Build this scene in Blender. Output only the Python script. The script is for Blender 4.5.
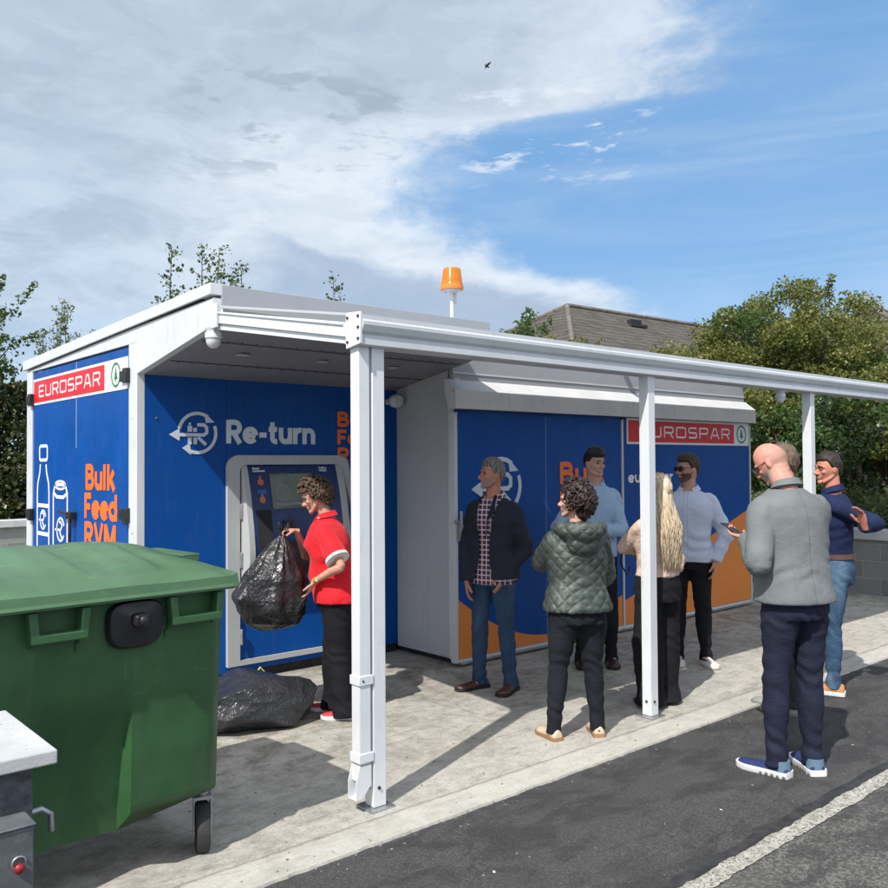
import bpy, math, random
import numpy as np
from mathutils import Vector, Matrix, noise as mnoise
random.seed(7); np.random.seed(7)
R_ = math.radians
scene = bpy.context.scene
for _o in list(bpy.data.objects): bpy.data.objects.remove(_o, do_unlink=True)

# ---------------------------------------------------------------- camera
YAW, PITCH, ROLL, CAM_H = 48.947, 1.2842, -0.3723, 1.70
cam_d = bpy.data.cameras.new('camera'); cam = bpy.data.objects.new('camera', cam_d)
scene.collection.objects.link(cam); scene.camera = cam
cam_d.sensor_width = 36; cam_d.lens = 36 * 865.6 / 888; cam_d.clip_start = 0.05; cam_d.clip_end = 3000
_F = Vector((math.cos(R_(YAW)), math.sin(R_(YAW)), 0)); _R = Vector((math.sin(R_(YAW)), -math.cos(R_(YAW)), 0)); _U = Vector((0, 0, 1))
_F2 = _F * math.cos(R_(PITCH)) + _U * math.sin(R_(PITCH)); _U2 = _U * math.cos(R_(PITCH)) - _F * math.sin(R_(PITCH))
_R3 = _R * math.cos(R_(ROLL)) + _U2 * math.sin(R_(ROLL)); _U3 = _U2 * math.cos(R_(ROLL)) - _R * math.sin(R_(ROLL))
m = Matrix((( _R3.x, _U3.x, -_F2.x, 0), (_R3.y, _U3.y, -_F2.y, 0), (_R3.z, _U3.z, -_F2.z, CAM_H), (0, 0, 0, 1)))
cam.matrix_world = m
scene.render.resolution_x = 1024; scene.render.resolution_y = 1024

# ---------------------------------------------------------------- node helper
class NT:
    def __init__(s, nt): s.nt = nt; s.n = nt.nodes; s.l = nt.links
    def new(s, t, **k):
        n = s.n.new(t)
        for a, b in k.items(): setattr(n, a, b)
        return n
    def put(s, sock, v):
        if v is None: return
        if isinstance(v, bpy.types.NodeSocket): s.l.new(v, sock)
        elif isinstance(v, (tuple, list)):
            v = tuple(v)
            if sock.type == 'RGBA' and len(v) == 3: v = v + (1,)
            sock.default_value = v
        else: sock.default_value = v
    def math(s, op, a, b=None, c=None, clamp=False):
        n = s.new('ShaderNodeMath', operation=op, use_clamp=clamp)
        s.put(n.inputs[0], a); s.put(n.inputs[1], b); s.put(n.inputs[2], c)
        return n.outputs[0]
    def mix(s, f, a, b, mode='MIX'):
        n = s.new('ShaderNodeMix', data_type='RGBA', blend_type=mode)
        s.put(n.inputs[0], f); s.put(n.inputs[6], a); s.put(n.inputs[7], b)
        return n.outputs[2]
    def noise(s, vec, scale, detail=4, rough=.55, dist=0.0, out=0):
        n = s.new('ShaderNodeTexNoise')
        s.put(n.inputs['Vector'], vec); s.put(n.inputs['Scale'], scale); s.put(n.inputs['Detail'], detail)
        s.put(n.inputs['Roughness'], rough); s.put(n.inputs['Distortion'], dist)
        return n.outputs[out]
    def ramp(s, f, stops, interp='LINEAR'):
        n = s.new('ShaderNodeValToRGB'); cr = n.color_ramp; cr.interpolation = interp
        while len(cr.elements) < len(stops): cr.elements.new(.5)
        for e, (p, c) in zip(cr.elements, stops):
            e.position = p
            if not isinstance(c, (tuple, list)): c = (c, c, c)
            e.color = tuple(c)[:3] + (1,)
        s.put(n.inputs[0], f); return n.outputs[0]
    def rng(s, v, a, b, c=0., d=1., smooth=True):
        n = s.new('ShaderNodeMapRange', interpolation_type='SMOOTHSTEP' if smooth else 'LINEAR')
        s.put(n.inputs[0], v); s.put(n.inputs[1], a); s.put(n.inputs[2], b); s.put(n.inputs[3], c); s.put(n.inputs[4], d)
        return n.outputs[0]
    def vscale(s, vec, sc, rot=(0, 0, 0), loc=(0, 0, 0)):
        n = s.new('ShaderNodeMapping'); s.put(n.inputs[0], vec)
        n.inputs['Scale'].default_value = sc; n.inputs['Rotation'].default_value = rot; n.inputs['Location'].default_value = loc
        return n.outputs[0]
    def obj(s): return s.new('ShaderNodeTexCoord').outputs['Object']
    def geo(s): return s.new('ShaderNodeNewGeometry').outputs['Position']
    def sep(s, v):
        n = s.new('ShaderNodeSeparateXYZ'); s.put(n.inputs[0], v); return n.outputs
    def comb(s, x, y, z):
        n = s.new('ShaderNodeCombineXYZ'); s.put(n.inputs[0], x); s.put(n.inputs[1], y); s.put(n.inputs[2], z); return n.outputs[0]
    def bump(s, h, strength=.3, dist=.01, normal=None):
        n = s.new('ShaderNodeBump'); s.put(n.inputs['Height'], h)
        n.inputs['Strength'].default_value = strength; n.inputs['Distance'].default_value = dist
        if normal is not None: s.put(n.inputs['Normal'], normal)
        return n.outputs[0]

def new_mat(name):
    mt = bpy.data.materials.new(name); mt.use_nodes = True
    nt = NT(mt.node_tree); b = mt.node_tree.nodes['Principled BSDF']
    return mt, nt, b
def setp(nt, b, **k):
    for a, v in k.items():
        nm = {'color': 'Base Color', 'rough': 'Roughness', 'metal': 'Metallic', 'normal': 'Normal', 'spec': 'Specular IOR Level', 'coat': 'Coat Weight',
              'coat_rough': 'Coat Roughness', 'trans': 'Transmission Weight', 'sss': 'Subsurface Weight', 'alpha': 'Alpha', 'sheen': 'Sheen Weight', 'emis': 'Emission Color', 'emis_s': 'Emission Strength'}[a]
        nt.put(b.inputs[nm], v)
def simple(name, col, rough=.5, metal=0., var=.10, vscale=6., bump=.0, bscale=60., spec=.5, coat=0., sheen=0., dirt=0., scratch=0.):
    """painted / plastic / metal surface: gently varied colour, roughness and bump"""
    mt, n, b = new_mat(name); o = n.obj()
    nz = n.noise(o, vscale, 6, .6)
    c1 = tuple(max(0, c * (1 - var)) for c in col); c2 = tuple(min(1, c * (1 + var)) for c in col)
    c = n.mix(n.rng(nz, .3, .7), c1, c2)
    if dirt > 0:
        st = n.noise(n.vscale(o, (5, 5, .8)), 4, 6, .65)
        c = n.mix(n.math('MULTIPLY', n.rng(st, .52, .78), dirt), c, (.17, .155, .13))
    if scratch > 0:
        s1 = n.noise(n.vscale(o, (2.5, 2.5, 60), (.25, .15, 0)), 3, 3, .5, .3); s2 = n.noise(n.vscale(o, (60, 60, 2.5), (.1, .3, .2)), 2.2, 3, .5, .3)
        m_ = n.math('MULTIPLY', n.math('MAXIMUM', n.rng(s1, .66, .72), n.rng(s2, .67, .73)), n.rng(n.noise(o, 3, 3), .45, .6))
        c = n.mix(n.math('MULTIPLY', m_, scratch), c, tuple(min(1, x * 2.2 + .06) for x in col))
    setp(n, b, color=c, metal=metal, spec=spec, coat=coat, sheen=sheen)
    n.put(b.inputs['Roughness'], n.rng(n.noise(o, vscale * 3, 4), .3, .7, max(.02, rough - .08), min(1, rough + .08)))
    if bump > 0: setp(n, b, normal=n.bump(n.noise(o, bscale, 4), bump, .004))
    return mt

# ---------------------------------------------------------------- world
SUN_TO = Vector((-1.85, -.70, 2.33)).normalized()
SUN_EL = math.asin(SUN_TO.z); SUN_ROT = math.atan2(SUN_TO.x, SUN_TO.y)
world = bpy.data.worlds.new('World'); scene.world = world; world.use_nodes = True
wn = NT(world.node_tree); bg = world.node_tree.nodes['Background']
sky = wn.new('ShaderNodeTexSky', sky_type='NISHITA'); sky.sun_disc = False
sky.sun_elevation = SUN_EL; sky.sun_rotation = SUN_ROT; sky.air_density = 1.0; sky.dust_density = .6; sky.ozone_density = 2.2
dirv = wn.new('ShaderNodeTexCoord').outputs['Generated']
sx, sy, sz = wn.sep(dirv)
# azimuth measured clockwise from the bearing of the scene, elevation, both in degrees
a_cos = wn.math('ADD', wn.math('MULTIPLY', sx, _F.x), wn.math('MULTIPLY', sy, _F.y))
a_sin = wn.math('ADD', wn.math('MULTIPLY', sx, _R.x), wn.math('MULTIPLY', sy, _R.y))
az = wn.math('MULTIPLY', wn.math('ARCTAN2', a_sin, a_cos), 57.2958)
el = wn.math('MULTIPLY', wn.math('ARCSINE', sz), 57.2958)
zz = wn.math('MAXIMUM', sz, .06)
plane = wn.comb(wn.math('DIVIDE', sx, wn.math('ADD', zz, .12)), wn.math('DIVIDE', sy, wn.math('ADD', zz, .12)), 0)
ang = wn.comb(wn.math('MULTIPLY', az, .05), wn.math('MULTIPLY', el, .09), 0)
def wnoise(vec, sc, det=7, rough=.6, dist=.3, loc=(0, 0, 0)): return wn.noise(wn.vscale(vec, (1, 1, 1), loc=loc), sc, det, rough, dist)
w1 = wn.math('SUBTRACT', wnoise(ang, 1.1), .5); w2 = wn.math('SUBTRACT', wnoise(ang, 3.2, loc=(5, 3, 1)), .5)
w3 = wn.math('SUBTRACT', wnoise(ang, 9., 8, .65, .2, (1, 9, 4)), .5)
wsum = wn.math('ADD', wn.math('ADD', wn.math('MULTIPLY', w1, 12), wn.math('MULTIPLY', w2, 11)), wn.math('MULTIPLY', w3, 7))
# edge azimuth of the main cloud sheet as a function of elevation (float curve)
fc = wn.new('ShaderNodeFloatCurve'); cv = fc.mapping.curves[0]
pts = [(0, .72), (.25, .72), (.37, .68), (.43, .55), (.49, .50), (.577, .473), (.67, .49), (.715, .56), (.76, .75), (.95, .785), (1, .79)]
cv.points[0].location = pts[0]; cv.points[1].location = pts[-1]
for p in pts[1:-1]: cv.points.new(*p)
fc.mapping.update()
eln = wn.rng(el, 0, 30, 0, 1, False)
wn.put(fc.inputs['Value'], eln)
edge_az = wn.math('SUBTRACT', wn.math('MULTIPLY', fc.outputs[0], 60), 30)
dd = wn.math('ADD', wn.math('SUBTRACT', edge_az, az), wn.math('MULTIPLY', wsum, 1.0))
sheet = wn.rng(dd, -3.0, 4.5)
bright = wn.math('MULTIPLY', wn.rng(dd, -2.0, 2.5), wn.rng(dd, 4, 17, 1, 0))          # bright rim of the sheet
tex = wnoise(wn.vscale(ang, (1, 1.4, 1), (0, 0, .5)), 2.6, 9, .62, .5, (2, 2, 0))
grey = wn.rng(tex, .42, .66)
elw = wn.math('ADD', el, wn.math('MULTIPLY', w2, 6))
upper = wn.rng(elw, 11, 25)
lowhaze = wn.rng(elw, 12, 3)
col_sheet = wn.mix(grey, (4.9, 5.85, 6.95), (3.75, 4.6, 5.6))
col_sheet = wn.mix(wn.math('MULTIPLY', upper, .55), col_sheet, (3.7, 4.35, 5.15))
midb = wn.math('MULTIPLY', wn.rng(elw, 7, 13), wn.rng(elw, 24, 17))
midb = wn.math('MULTIPLY', midb, wn.rng(az, -22, -10))
col_sheet = wn.mix(wn.math('MULTIPLY', midb, wn.rng(tex, .62, .38, .35, .95)), col_sheet, (6.6, 7.15, 7.7))
col_sheet = wn.mix(wn.math('MULTIPLY', bright, .6), col_sheet, (6.7, 7.3, 7.9))
fin = wnoise(wn.vscale(ang, (1, 1.3, 1), (0, 0, .35)), 5.0, 9, .66, .5, (6, 6, 0))
col_sheet = wn.mix(wn.math('MULTIPLY', wn.rng(fin, .44, .66), .22), col_sheet, (3.6, 4.4, 5.4))
col_sheet = wn.mix(wn.math('MULTIPLY', wn.rng(fin, .52, .36), .14), col_sheet, (6.6, 7.2, 7.9))
# small dark patches under the sheet
pt_n = wnoise(wn.vscale(ang, (1.0, 1.7, 1)), 4.2, 6, .6, .3, (7, 1, 0))
pmask = wn.math('MULTIPLY', wn.math('MULTIPLY', wn.rng(pt_n, .53, .62), wn.rng(elw, 16.5, 19)), wn.math('MULTIPLY', wn.rng(elw, 26, 22.5), wn.math('MULTIPLY', wn.rng(az, -20, -14), wn.rng(az, 1, -4))))
col_sheet = wn.mix(wn.math('MULTIPLY', pmask, .55), col_sheet, (2.7, 3.25, 4.0))
# low grey-blue bank behind the beacon
bank = wn.math('MULTIPLY', wn.rng(wn.math('ADD', elw, wn.math('MULTIPLY', wn.math('ABSOLUTE', wn.math('ADD', az, 10)), .19)), 15.2, 13.6), wn.math('MULTIPLY', wn.rng(wn.math('ADD', az, wn.math('MULTIPLY', w2, 14)), -17, -9), wn.rng(wn.math('ADD', az, wn.math('MULTIPLY', w2, 10)), 13, 6)))
bank = wn.math('MULTIPLY', bank, wn.rng(w1, -.25, .1, .7, 1))
sky_c = wn.mix(.70, sky.outputs[0], (1.75, 3.75, 6.7))
# thin cirrus in the open blue
cir = wnoise(wn.vscale(ang, (.5, 1.9, 1), (0, 0, .42)), 1.5, 8, .56, .5, (3, 8, 0))
cirm = wn.math('MULTIPLY', wn.rng(cir, .38, .80), .42)
hz = wn.rng(el, 16, 1)
sky_b = wn.mix(wn.math('MULTIPLY', hz, .55), sky_c, (3.7, 5.7, 8.0))
sky_b = wn.mix(cirm, sky_b, (5.6, 6.6, 7.9))
allc = wn.mix(wn.math('MULTIPLY', sheet, wn.rng(lowhaze, 0, 1, .93, .50)), sky_b, col_sheet)
# puffs near the edge
pf = wnoise(wn.vscale(ang, (1, 2.1, 1)), 5.2, 8, .62, .25, (11, 4, 0))
pfm = wn.math('MULTIPLY', wn.rng(pf, .52, .64), wn.math('MULTIPLY', wn.math('MULTIPLY', wn.rng(el, 17, 19.5), wn.rng(el, 25, 22)), wn.math('MULTIPLY', wn.rng(az, 0, 3), wn.rng(az, 16, 11))))
allc = wn.mix(wn.math('MULTIPLY', pfm, .75), allc, (6.6, 7.2, 7.9))
allc = wn.mix(wn.math('MULTIPLY', bank, .92), allc, (3.15, 4.15, 5.5))
# added brightness in the unseen sky behind the camera, front-lights the shaded faces
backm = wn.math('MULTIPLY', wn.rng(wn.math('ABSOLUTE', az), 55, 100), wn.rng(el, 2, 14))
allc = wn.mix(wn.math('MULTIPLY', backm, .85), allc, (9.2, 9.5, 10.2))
below = wn.rng(el, -4, 0)
allc = wn.mix(below, (.6, .6, .55), allc)
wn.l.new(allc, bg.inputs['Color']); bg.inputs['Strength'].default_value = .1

sun_d = bpy.data.lights.new('sun', 'SUN'); sun = bpy.data.objects.new('sun', sun_d); scene.collection.objects.link(sun)
sun_d.energy = 4.2; sun_d.angle = R_(.6); sun_d.color = (1, .955, .89)
sun.rotation_mode = 'QUATERNION'; sun.rotation_quaternion = SUN_TO.to_track_quat('Z', 'Y'); sun.location = (-10, -5, 15)
vs = scene.view_settings; vs.view_transform = 'Standard'; vs.look = 'None'; vs.exposure = 0.35; vs.gamma = 1; vs.use_curve_mapping = False

# ---------------------------------------------------------------- mesh + object helpers
def link(o): scene.collection.objects.link(o); return o
def props(o, label=None, cat=None, group=None, kind=None):
    if label: o['label'] = label
    if cat: o['category'] = cat
    if group: o['group'] = group
    if kind: o['kind'] = kind
    return o
def thing(name, label, cat, loc=(0, 0, 0), rz=0., group=None):
    o = bpy.data.objects.new(name, None); o.empty_display_size = .1; link(o)
    o.location = loc; o.rotation_euler = (0, 0, rz)
    return props(o, label, cat, group)
class MB:
    def __init__(s): s.v = []; s.f = []; s.mi = []; s.cur = 0
    def add(s, vs_, fs): 
        k = len(s.v); s.v += [tuple(v) for v in vs_]; s.f += [tuple(i + k for i in f) for f in fs]; s.mi += [s.cur] * len(fs); return s
    def box(s, x0, x1, y0, y1, z0, z1, M=None):
        v = [Vector((x, y, z)) for z in (z0, z1) for y in (y0, y1) for x in (x0, x1)]
        if M: v = [M @ p for p in v]
        return s.add(v, [(0, 2, 3, 1), (4, 5, 7, 6), (0, 1, 5, 4), (2, 6, 7, 3), (0, 4, 6, 2), (1, 3, 7, 5)])
    def prism(s, poly, a, b, axis='x'):
        """poly = list of 2-D points, extruded from a to b on axis (poly axes are the other two in xyz order)"""
        def mk(p, t): return {'x': (t, p[0], p[1]), 'y': (p[0], t, p[1]), 'z': (p[0], p[1], t)}[axis]
        n = len(poly); v = [mk(p, a) for p in poly] + [mk(p, b) for p in poly]
        return s.add(v, [tuple(range(n))[::-1], tuple(range(n, 2 * n))] + [(i, (i + 1) % n, n + (i + 1) % n, n + i) for i in range(n)])
    def loft(s, rings, cap=True, closed=True):
        k0 = []; n = len(rings[0]); v = []; f = []
        for r in rings: v += [tuple(p) for p in r]
        for i in range(len(rings) - 1):
            for j in range(n if closed else n - 1):
                a = i * n + j; b_ = i * n + (j + 1) % n
                f.append((a, b_, b_ + n, a + n))
        if cap:
            f.append(tuple(range(n))[::-1]); f.append(tuple((len(rings) - 1) * n + j for j in range(n)))
        return s.add(v, f)
    def tube(s, pts, rad, seg=10, cap=True):
        pts = [Vector(p) for p in pts]
        if not isinstance(rad, (list, tuple)): rad = [rad] * len(pts)
        rings = []; up = None
        for i, p in enumerate(pts):
            d = (pts[min(i + 1, len(pts) - 1)] - pts[max(i - 1, 0)])
            d = d.normalized() if d.length > 1e-9 else Vector((0, 0, 1))
            if up is None: up = d.orthogonal().normalized()
            up = (up - d * up.dot(d)); up = up.normalized() if up.length > 1e-6 else d.orthogonal().normalized()
            w = d.cross(up)
            rings.append([p + (up * math.cos(t) + w * math.sin(t)) * rad[i] for t in [2 * math.pi * j / seg for j in range(seg)]])
        return s.loft(rings, cap)
    def lathe(s, prof, c=(0, 0, 0), seg=24, axis='z'):
        """prof = [(r, h)]"""
        rings = []
        for r, h in prof:
            ring = []
            for j in range(seg):
                t = 2 * math.pi * j / seg; x, y = r * math.cos(t), r * math.sin(t)
                q = {'z': (x, y, h), 'y': (x, h, -y), 'x': (h, x, y)}[axis]
                ring.append((q[0] + c[0], q[1] + c[1], q[2] + c[2]))
            rings.append(ring)
        return s.loft(rings)
    def sphere(s, c, r, seg=16, rings=10, M=None):
        if not isinstance(r, (tuple, list)): r = (r, r, r)
        rr = []
        for i in range(rings + 1):
            t = math.pi * (i + .02 if i == 0 else (i - .02 if i == rings else i)) / rings
            ring = []
            for j in range(seg):
                a = 2 * math.pi * j / seg
                p = Vector((math.sin(t) * math.cos(a) * r[0], math.sin(t) * math.sin(a) * r[1], -math.cos(t) * r[2]))
                if M: p = M @ p
                ring.append(Vector(c) + p)
            rr.append(ring)
        return s.loft(rr)
    def build(s, name, mat, parent=None, smooth=None, bevel=0., label=None, segs=2):
        me = bpy.data.meshes.new(name); me.from_pydata([tuple(v) for v in s.v], [], s.f); me.validate(); me.update()
        mats = mat if isinstance(mat, (list, tuple)) else [mat]
        for q in mats: me.materials.append(q)
        if len(mats) > 1 and len(me.polygons) == len(s.mi):
            me.polygons.foreach_set('material_index', s.mi)
        o = bpy.data.objects.new(name, me); link(o)
        if parent is not None: o.parent = parent
        if bevel > 0:
            b = o.modifiers.new('b', 'BEVEL'); b.width = bevel; b.segments = segs; b.limit_method = 'ANGLE'; b.angle_limit = R_(35)
        if smooth is None: smooth = 35 if bevel > 0 else 0
        if smooth:
            me.polygons.foreach_set('use_smooth', [True] * len(me.polygons))
            if smooth < 180:
                me.set_sharp_from_angle(angle=R_(smooth))
        if label: o['label'] = label
        return o
def mk(name, fn, mat, parent=None, **k):
    b = MB(); fn(b); return b.build(name, mat, parent, **k)
def copy_tree(o, parent=None):
    c = o.copy(); link(c); c.parent = parent
    for ch in list(o.children): copy_tree(ch, c)
    return c

def ribbon(mb, pts, w, plane, closed=False, off=0., th=.0015):
    """constant-width stroke with mitred corners in a plane; plane(u, v, h) -> world point"""
    P_ = [Vector((p[0], p[1])) for p in pts]; n = len(P_); L = []; Rr = []
    for i in range(n):
        if closed: a, c = P_[(i - 1) % n], P_[(i + 1) % n]
        else: a, c = P_[max(i - 1, 0)], P_[min(i + 1, n - 1)]
        b = P_[i]
        d1 = (b - a) if (b - a).length > 1e-9 else (c - b); d2 = (c - b) if (c - b).length > 1e-9 else (b - a)
        d1.normalize(); d2.normalize(); n1 = Vector((-d1.y, d1.x)); n2 = Vector((-d2.y, d2.x))
        mt_ = (n1 + n2)
        if mt_.length < 1e-6: mt_ = n1
        mt_.normalize(); k = min(1 / max(mt_.dot(n1), .4), 2)
        L.append(b + mt_ * (w / 2 * k)); Rr.append(b - mt_ * (w / 2 * k))
    rings = [[plane(l.x, l.y, 0), plane(l.x, l.y, th), plane(r.x, r.y, th), plane(r.x, r.y, 0)] for l, r in zip(L, Rr)]
    if closed: rings.append(rings[0])
    mb.loft(rings, cap=not closed)
def polyfill(mb, poly, plane, th=.0015):
    n = len(poly)
    v = [plane(p[0], p[1], 0) for p in poly] + [plane(p[0], p[1], th) for p in poly]
    mb.add(v, [tuple(range(n, 2 * n))] + [(i, (i + 1) % n, n + (i + 1) % n, n + i) for i in range(n)])
def text_mesh(name, body, size, plane_M, mat, parent, bold=0., ext=.0012, align='LEFT', sx=1., spacing=1., label=None):
    cu = bpy.data.curves.new(name, 'FONT'); cu.body = body; cu.size = size; cu.offset = bold; cu.extrude = ext; cu.align_x = align; cu.space_character = spacing; cu.resolution_u = 6
    o = link(bpy.data.objects.new(name, cu)); dg = bpy.context.evaluated_depsgraph_get()
    me = bpy.data.meshes.new_from_object(o.evaluated_get(dg)); bpy.data.objects.remove(o, do_unlink=True); bpy.data.curves.remove(cu)
    me.name = name; me.materials.clear(); me.materials.append(mat)
    me.transform(plane_M @ Matrix.Diagonal((sx, 1, 1, 1)))
    o = link(bpy.data.objects.new(name, me)); o.parent = parent
    if label: o['label'] = label
    return o
def arc(cx, cy, r, a0, a1, n=24, ry=None):
    ry = r if ry is None else ry
    return [(cx + r * math.cos(R_(a0 + (a1 - a0) * i / n)), cy + ry * math.sin(R_(a0 + (a1 - a0) * i / n))) for i in range(n + 1)]
def rrect(x0, x1, y0, y1, r, n=6):
    return arc(x1 - r, y1 - r, r, 0, 90, n) + arc(x0 + r, y1 - r, r, 90, 180, n) + arc(x0 + r, y0 + r, r, 180, 270, n) + arc(x1 - r, y0 + r, r, 270, 360, n)

def _ring(cx, cy, r, a0=0, a1=360): return arc(cx, cy, r, a0, a1, 22)
SG = {
 'R': (.72, [[(.1, 0), (.1, 1)], [(.1, .9), (.38, .9)] + arc(.38, .68, .22, 90, -90, 10) + [(.1, .46)], [(.34, .44), (.62, .0)]]),
 'e': (.68, [[(.10, .36), (.58, .36)], _ring(.34, .36, .26, 0, 322)]),
 '-': (.42, [[(.04, .38), (.38, .38)]]),
 't': (.48, [[(.2, .95), (.2, .28)] + arc(.36, .26, .16, 180, 270, 6) + [(.44, .10)], [(.02, .64), (.43, .64)]]),
 'u': (.66, [[(.1, .72), (.1, .32)] + arc(.32, .32, .22, 180, 350, 12), [(.55, .72), (.55, 0)]]),
 'r': (.43, [[(.1, .72), (.1, 0)], arc(.36, .38, .25, 175, 90, 8) + [(.42, .63)]]),
 'n': (.66, [[(.1, .72), (.1, 0)], arc(.325, .40, .225, 175, 0, 12) + [(.55, 0)]]),
 'B': (.74, [[(.1, 0), (.1, 1)], [(.1, .9), (.40, .9)] + arc(.40, .715, .185, 90, -90, 10) + [(.1, .53)], [(.1, .52), (.43, .52)] + arc(.43, .31, .21, 90, -90, 10) + [(.1, .10)]]),
 'l': (.24, [[(.1, 1), (.1, 0)]]),
 'k': (.64, [[(.1, 1), (.1, 0)], [(.52, .72), (.17, .31)], [(.28, .42), (.57, 0)]]),
 'F': (.64, [[(.1, 0), (.1, 1)], [(.1, .9), (.60, .9)], [(.1, .47), (.53, .47)]]),
 'd': (.70, [_ring(.34, .36, .26), [(.58, 1), (.58, 0)]]),
 'V': (.72, [[(.07, 1), (.36, .06)], [(.36, .06), (.65, 1)]]),
 'M': (.88, [[(.1, 0), (.1, 1)], [(.12, .96), (.43, .12)], [(.43, .12), (.74, .96)], [(.76, 1), (.76, 0)]]),
 'o': (.68, [_ring(.34, .36, .26)]), 'p': (.70, [_ring(.36, .36, .26), [(.1, .72), (.1, -.28)]]), 'a': (.70, [_ring(.34, .36, .26), [(.58, .72), (.58, 0)]]),
 's': (.56, [[(.50, .58), (.40, .63), (.24, .64), (.13, .56), (.14, .46), (.25, .40), (.38, .35), (.46, .27), (.43, .15), (.30, .085), (.16, .10), (.06, .17)]]),
}
def stroke_text(b, word, u0, v0, cap, total, plane, sw=.225, gap=.05):
    ws = [SG[c][0] for c in word]; W_ = sum(ws) + gap * (len(ws) - 1); kx = total / W_; x = u0; q = 0
    for c, w_ in zip(word, ws):
        for st in SG[c][1]:
            q += 1; hh = (q % 7) * .00025
            ribbon(b, [(x + p[0] * kx, v0 + p[1] * cap) for p in st], cap * sw * (.5 + .5 * min(1.2, kx / cap)), lambda u, v, h: plane(u, v, h + hh))
        x += (w_ + gap) * kx

# ================================================================ materials
def concrete_mat():
    mt, n, b = new_mat('concrete'); p = n.geo()
    big = n.noise(p, .55, 6, .6, .4); mid = n.noise(n.vscale(p, (1, 1, 1), loc=(4, 2, 0)), 2.6, 8, .68, .5); fine = n.noise(p, 60, 4, .7)
    spk = n.noise(p, 170, 2, .5)
    c = n.mix(n.rng(mid, .3, .7), (.29, .275, .24), (.47, .455, .41))
    c = n.mix(n.math('MULTIPLY', n.rng(big, .42, .62), .6), c, (.45, .435, .39))
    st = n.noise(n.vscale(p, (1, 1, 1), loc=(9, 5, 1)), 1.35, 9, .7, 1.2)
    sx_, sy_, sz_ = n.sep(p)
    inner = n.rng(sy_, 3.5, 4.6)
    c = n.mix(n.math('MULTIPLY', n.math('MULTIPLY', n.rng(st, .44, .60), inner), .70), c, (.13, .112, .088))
    st2 = n.noise(n.vscale(p, (.6, 2.0, 1), (0, 0, .5)), 4.5, 8, .7, 2.0)
    c = n.mix(n.math('MULTIPLY', n.rng(st2, .48, .66), .55), c, (.17, .148, .115))
    c = n.mix(n.math('MULTIPLY', n.rng(fine, .35, .75), .55), c, (.16, .148, .125))
    c = n.mix(n.math('MULTIPLY', n.rng(n.noise(p, 11, 7, .75), .42, .62), .35), c, (.55, .53, .47))
    c = n.mix(n.math('MULTIPLY', n.rng(spk, .64, .70), .7), c, (.08, .075, .07))
    c = n.mix(n.math('MULTIPLY', n.rng(n.noise(p, 23, 3, .6), .70, .76), .6), c, (.07, .065, .06))
    # lighter edging beam along the tarmac
    edge = n.rng(n.math('ADD', sy_, n.math('MULTIPLY', n.noise(p, 6, 5), .03)), 3.385, 3.365)
    c = n.mix(n.math('MULTIPLY', edge, .35), c, (.52, .51, .47))
    c = n.mix(n.math('MULTIPLY', n.rng(n.math('ABSOLUTE', n.math('SUBTRACT', n.math('ADD', sy_, n.math('MULTIPLY', n.noise(p, 14, 5), .03)), 3.395)), .011, .004), .55), c, (.16, .15, .13))
    rust = n.noise(n.vscale(p, (1, 1, 1), loc=(3, 7, 2)), 5.5, 6, .7, .8)
    c = n.mix(n.math('MULTIPLY', n.rng(rust, .60, .74), .35), c, (.22, .165, .105))
    gum = n.new('ShaderNodeTexVoronoi'); n.put(gum.inputs['Vector'], p); n.put(gum.inputs['Scale'], 2.6)
    c = n.mix(n.math('MULTIPLY', n.rng(gum.outputs['Distance'], .045, .025), .5), c, (.14, .13, .115))
    setp(n, b, color=c, rough=.88, spec=.3)
    broom = n.noise(n.vscale(p, (1.5, 60, 1), (0, 0, .02)), 2, 4, .6)
    h = n.math('ADD', n.math('MULTIPLY', fine, .6), n.math('MULTIPLY', broom, .5))
    setp(n, b, normal=n.bump(h, .5, .006)); return mt
def asphalt_mat(name, base, light, patch, agg=150):
    mt, n, b = new_mat(name); p = n.geo()
    vo = n.new('ShaderNodeTexVoronoi'); n.put(vo.inputs['Vector'], p); n.put(vo.inputs['Scale'], agg)
    cells = n.sep(vo.outputs['Color'])[0]
    big = n.noise(p, .8, 6, .65, .6); mid = n.noise(n.vscale(p, (.7, 1.4, 1)), 3.2, 7, .65, .8)
    c = n.mix(n.rng(cells, .15, 1), base, light)
    c = n.mix(n.math('MULTIPLY', n.rng(big, .4, .65), .5), c, tuple(x * 1.4 for x in base))
    c = n.mix(n.math('MULTIPLY', n.rng(mid, .46, .60), patch + .2), c, tuple(x * .5 for x in base))
    c = n.mix(n.math('MULTIPLY', n.rng(n.noise(p, 90, 3, .6), .66, .71), .8), c, (.26, .25, .23))
    dust = n.noise(n.vscale(p, (.35, 2.4, 1), (0, 0, .06)), 2.4, 8, .7, .8)
    c = n.mix(n.math('MULTIPLY', n.rng(dust, .5, .75), .35), c, (.13, .125, .115))
    c = n.mix(n.math('MULTIPLY', n.rng(n.noise(p, 260, 2, .5), .60, .68), .7), c, (.14, .135, .13))
    setp(n, b, color=c, rough=.82, spec=.35)
    hgt = n.math('ADD', n.math('MULTIPLY', cells, .8), n.noise(p, 45, 5, .7))
    setp(n, b, normal=n.bump(hgt, 1., .009)); return mt
M = {}
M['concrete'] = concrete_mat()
M['tarmac'] = asphalt_mat('tarmac', (.042, .042, .043), (.092, .091, .089), .35)
M['old_tarmac'] = asphalt_mat('old_tarmac', (.062, .061, .058), (.17, .165, .152), .45, 95)
M['white'] = simple('white_painted_metal', (.60, .62, .645), .36, var=.04, vscale=2, dirt=.24)
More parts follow.
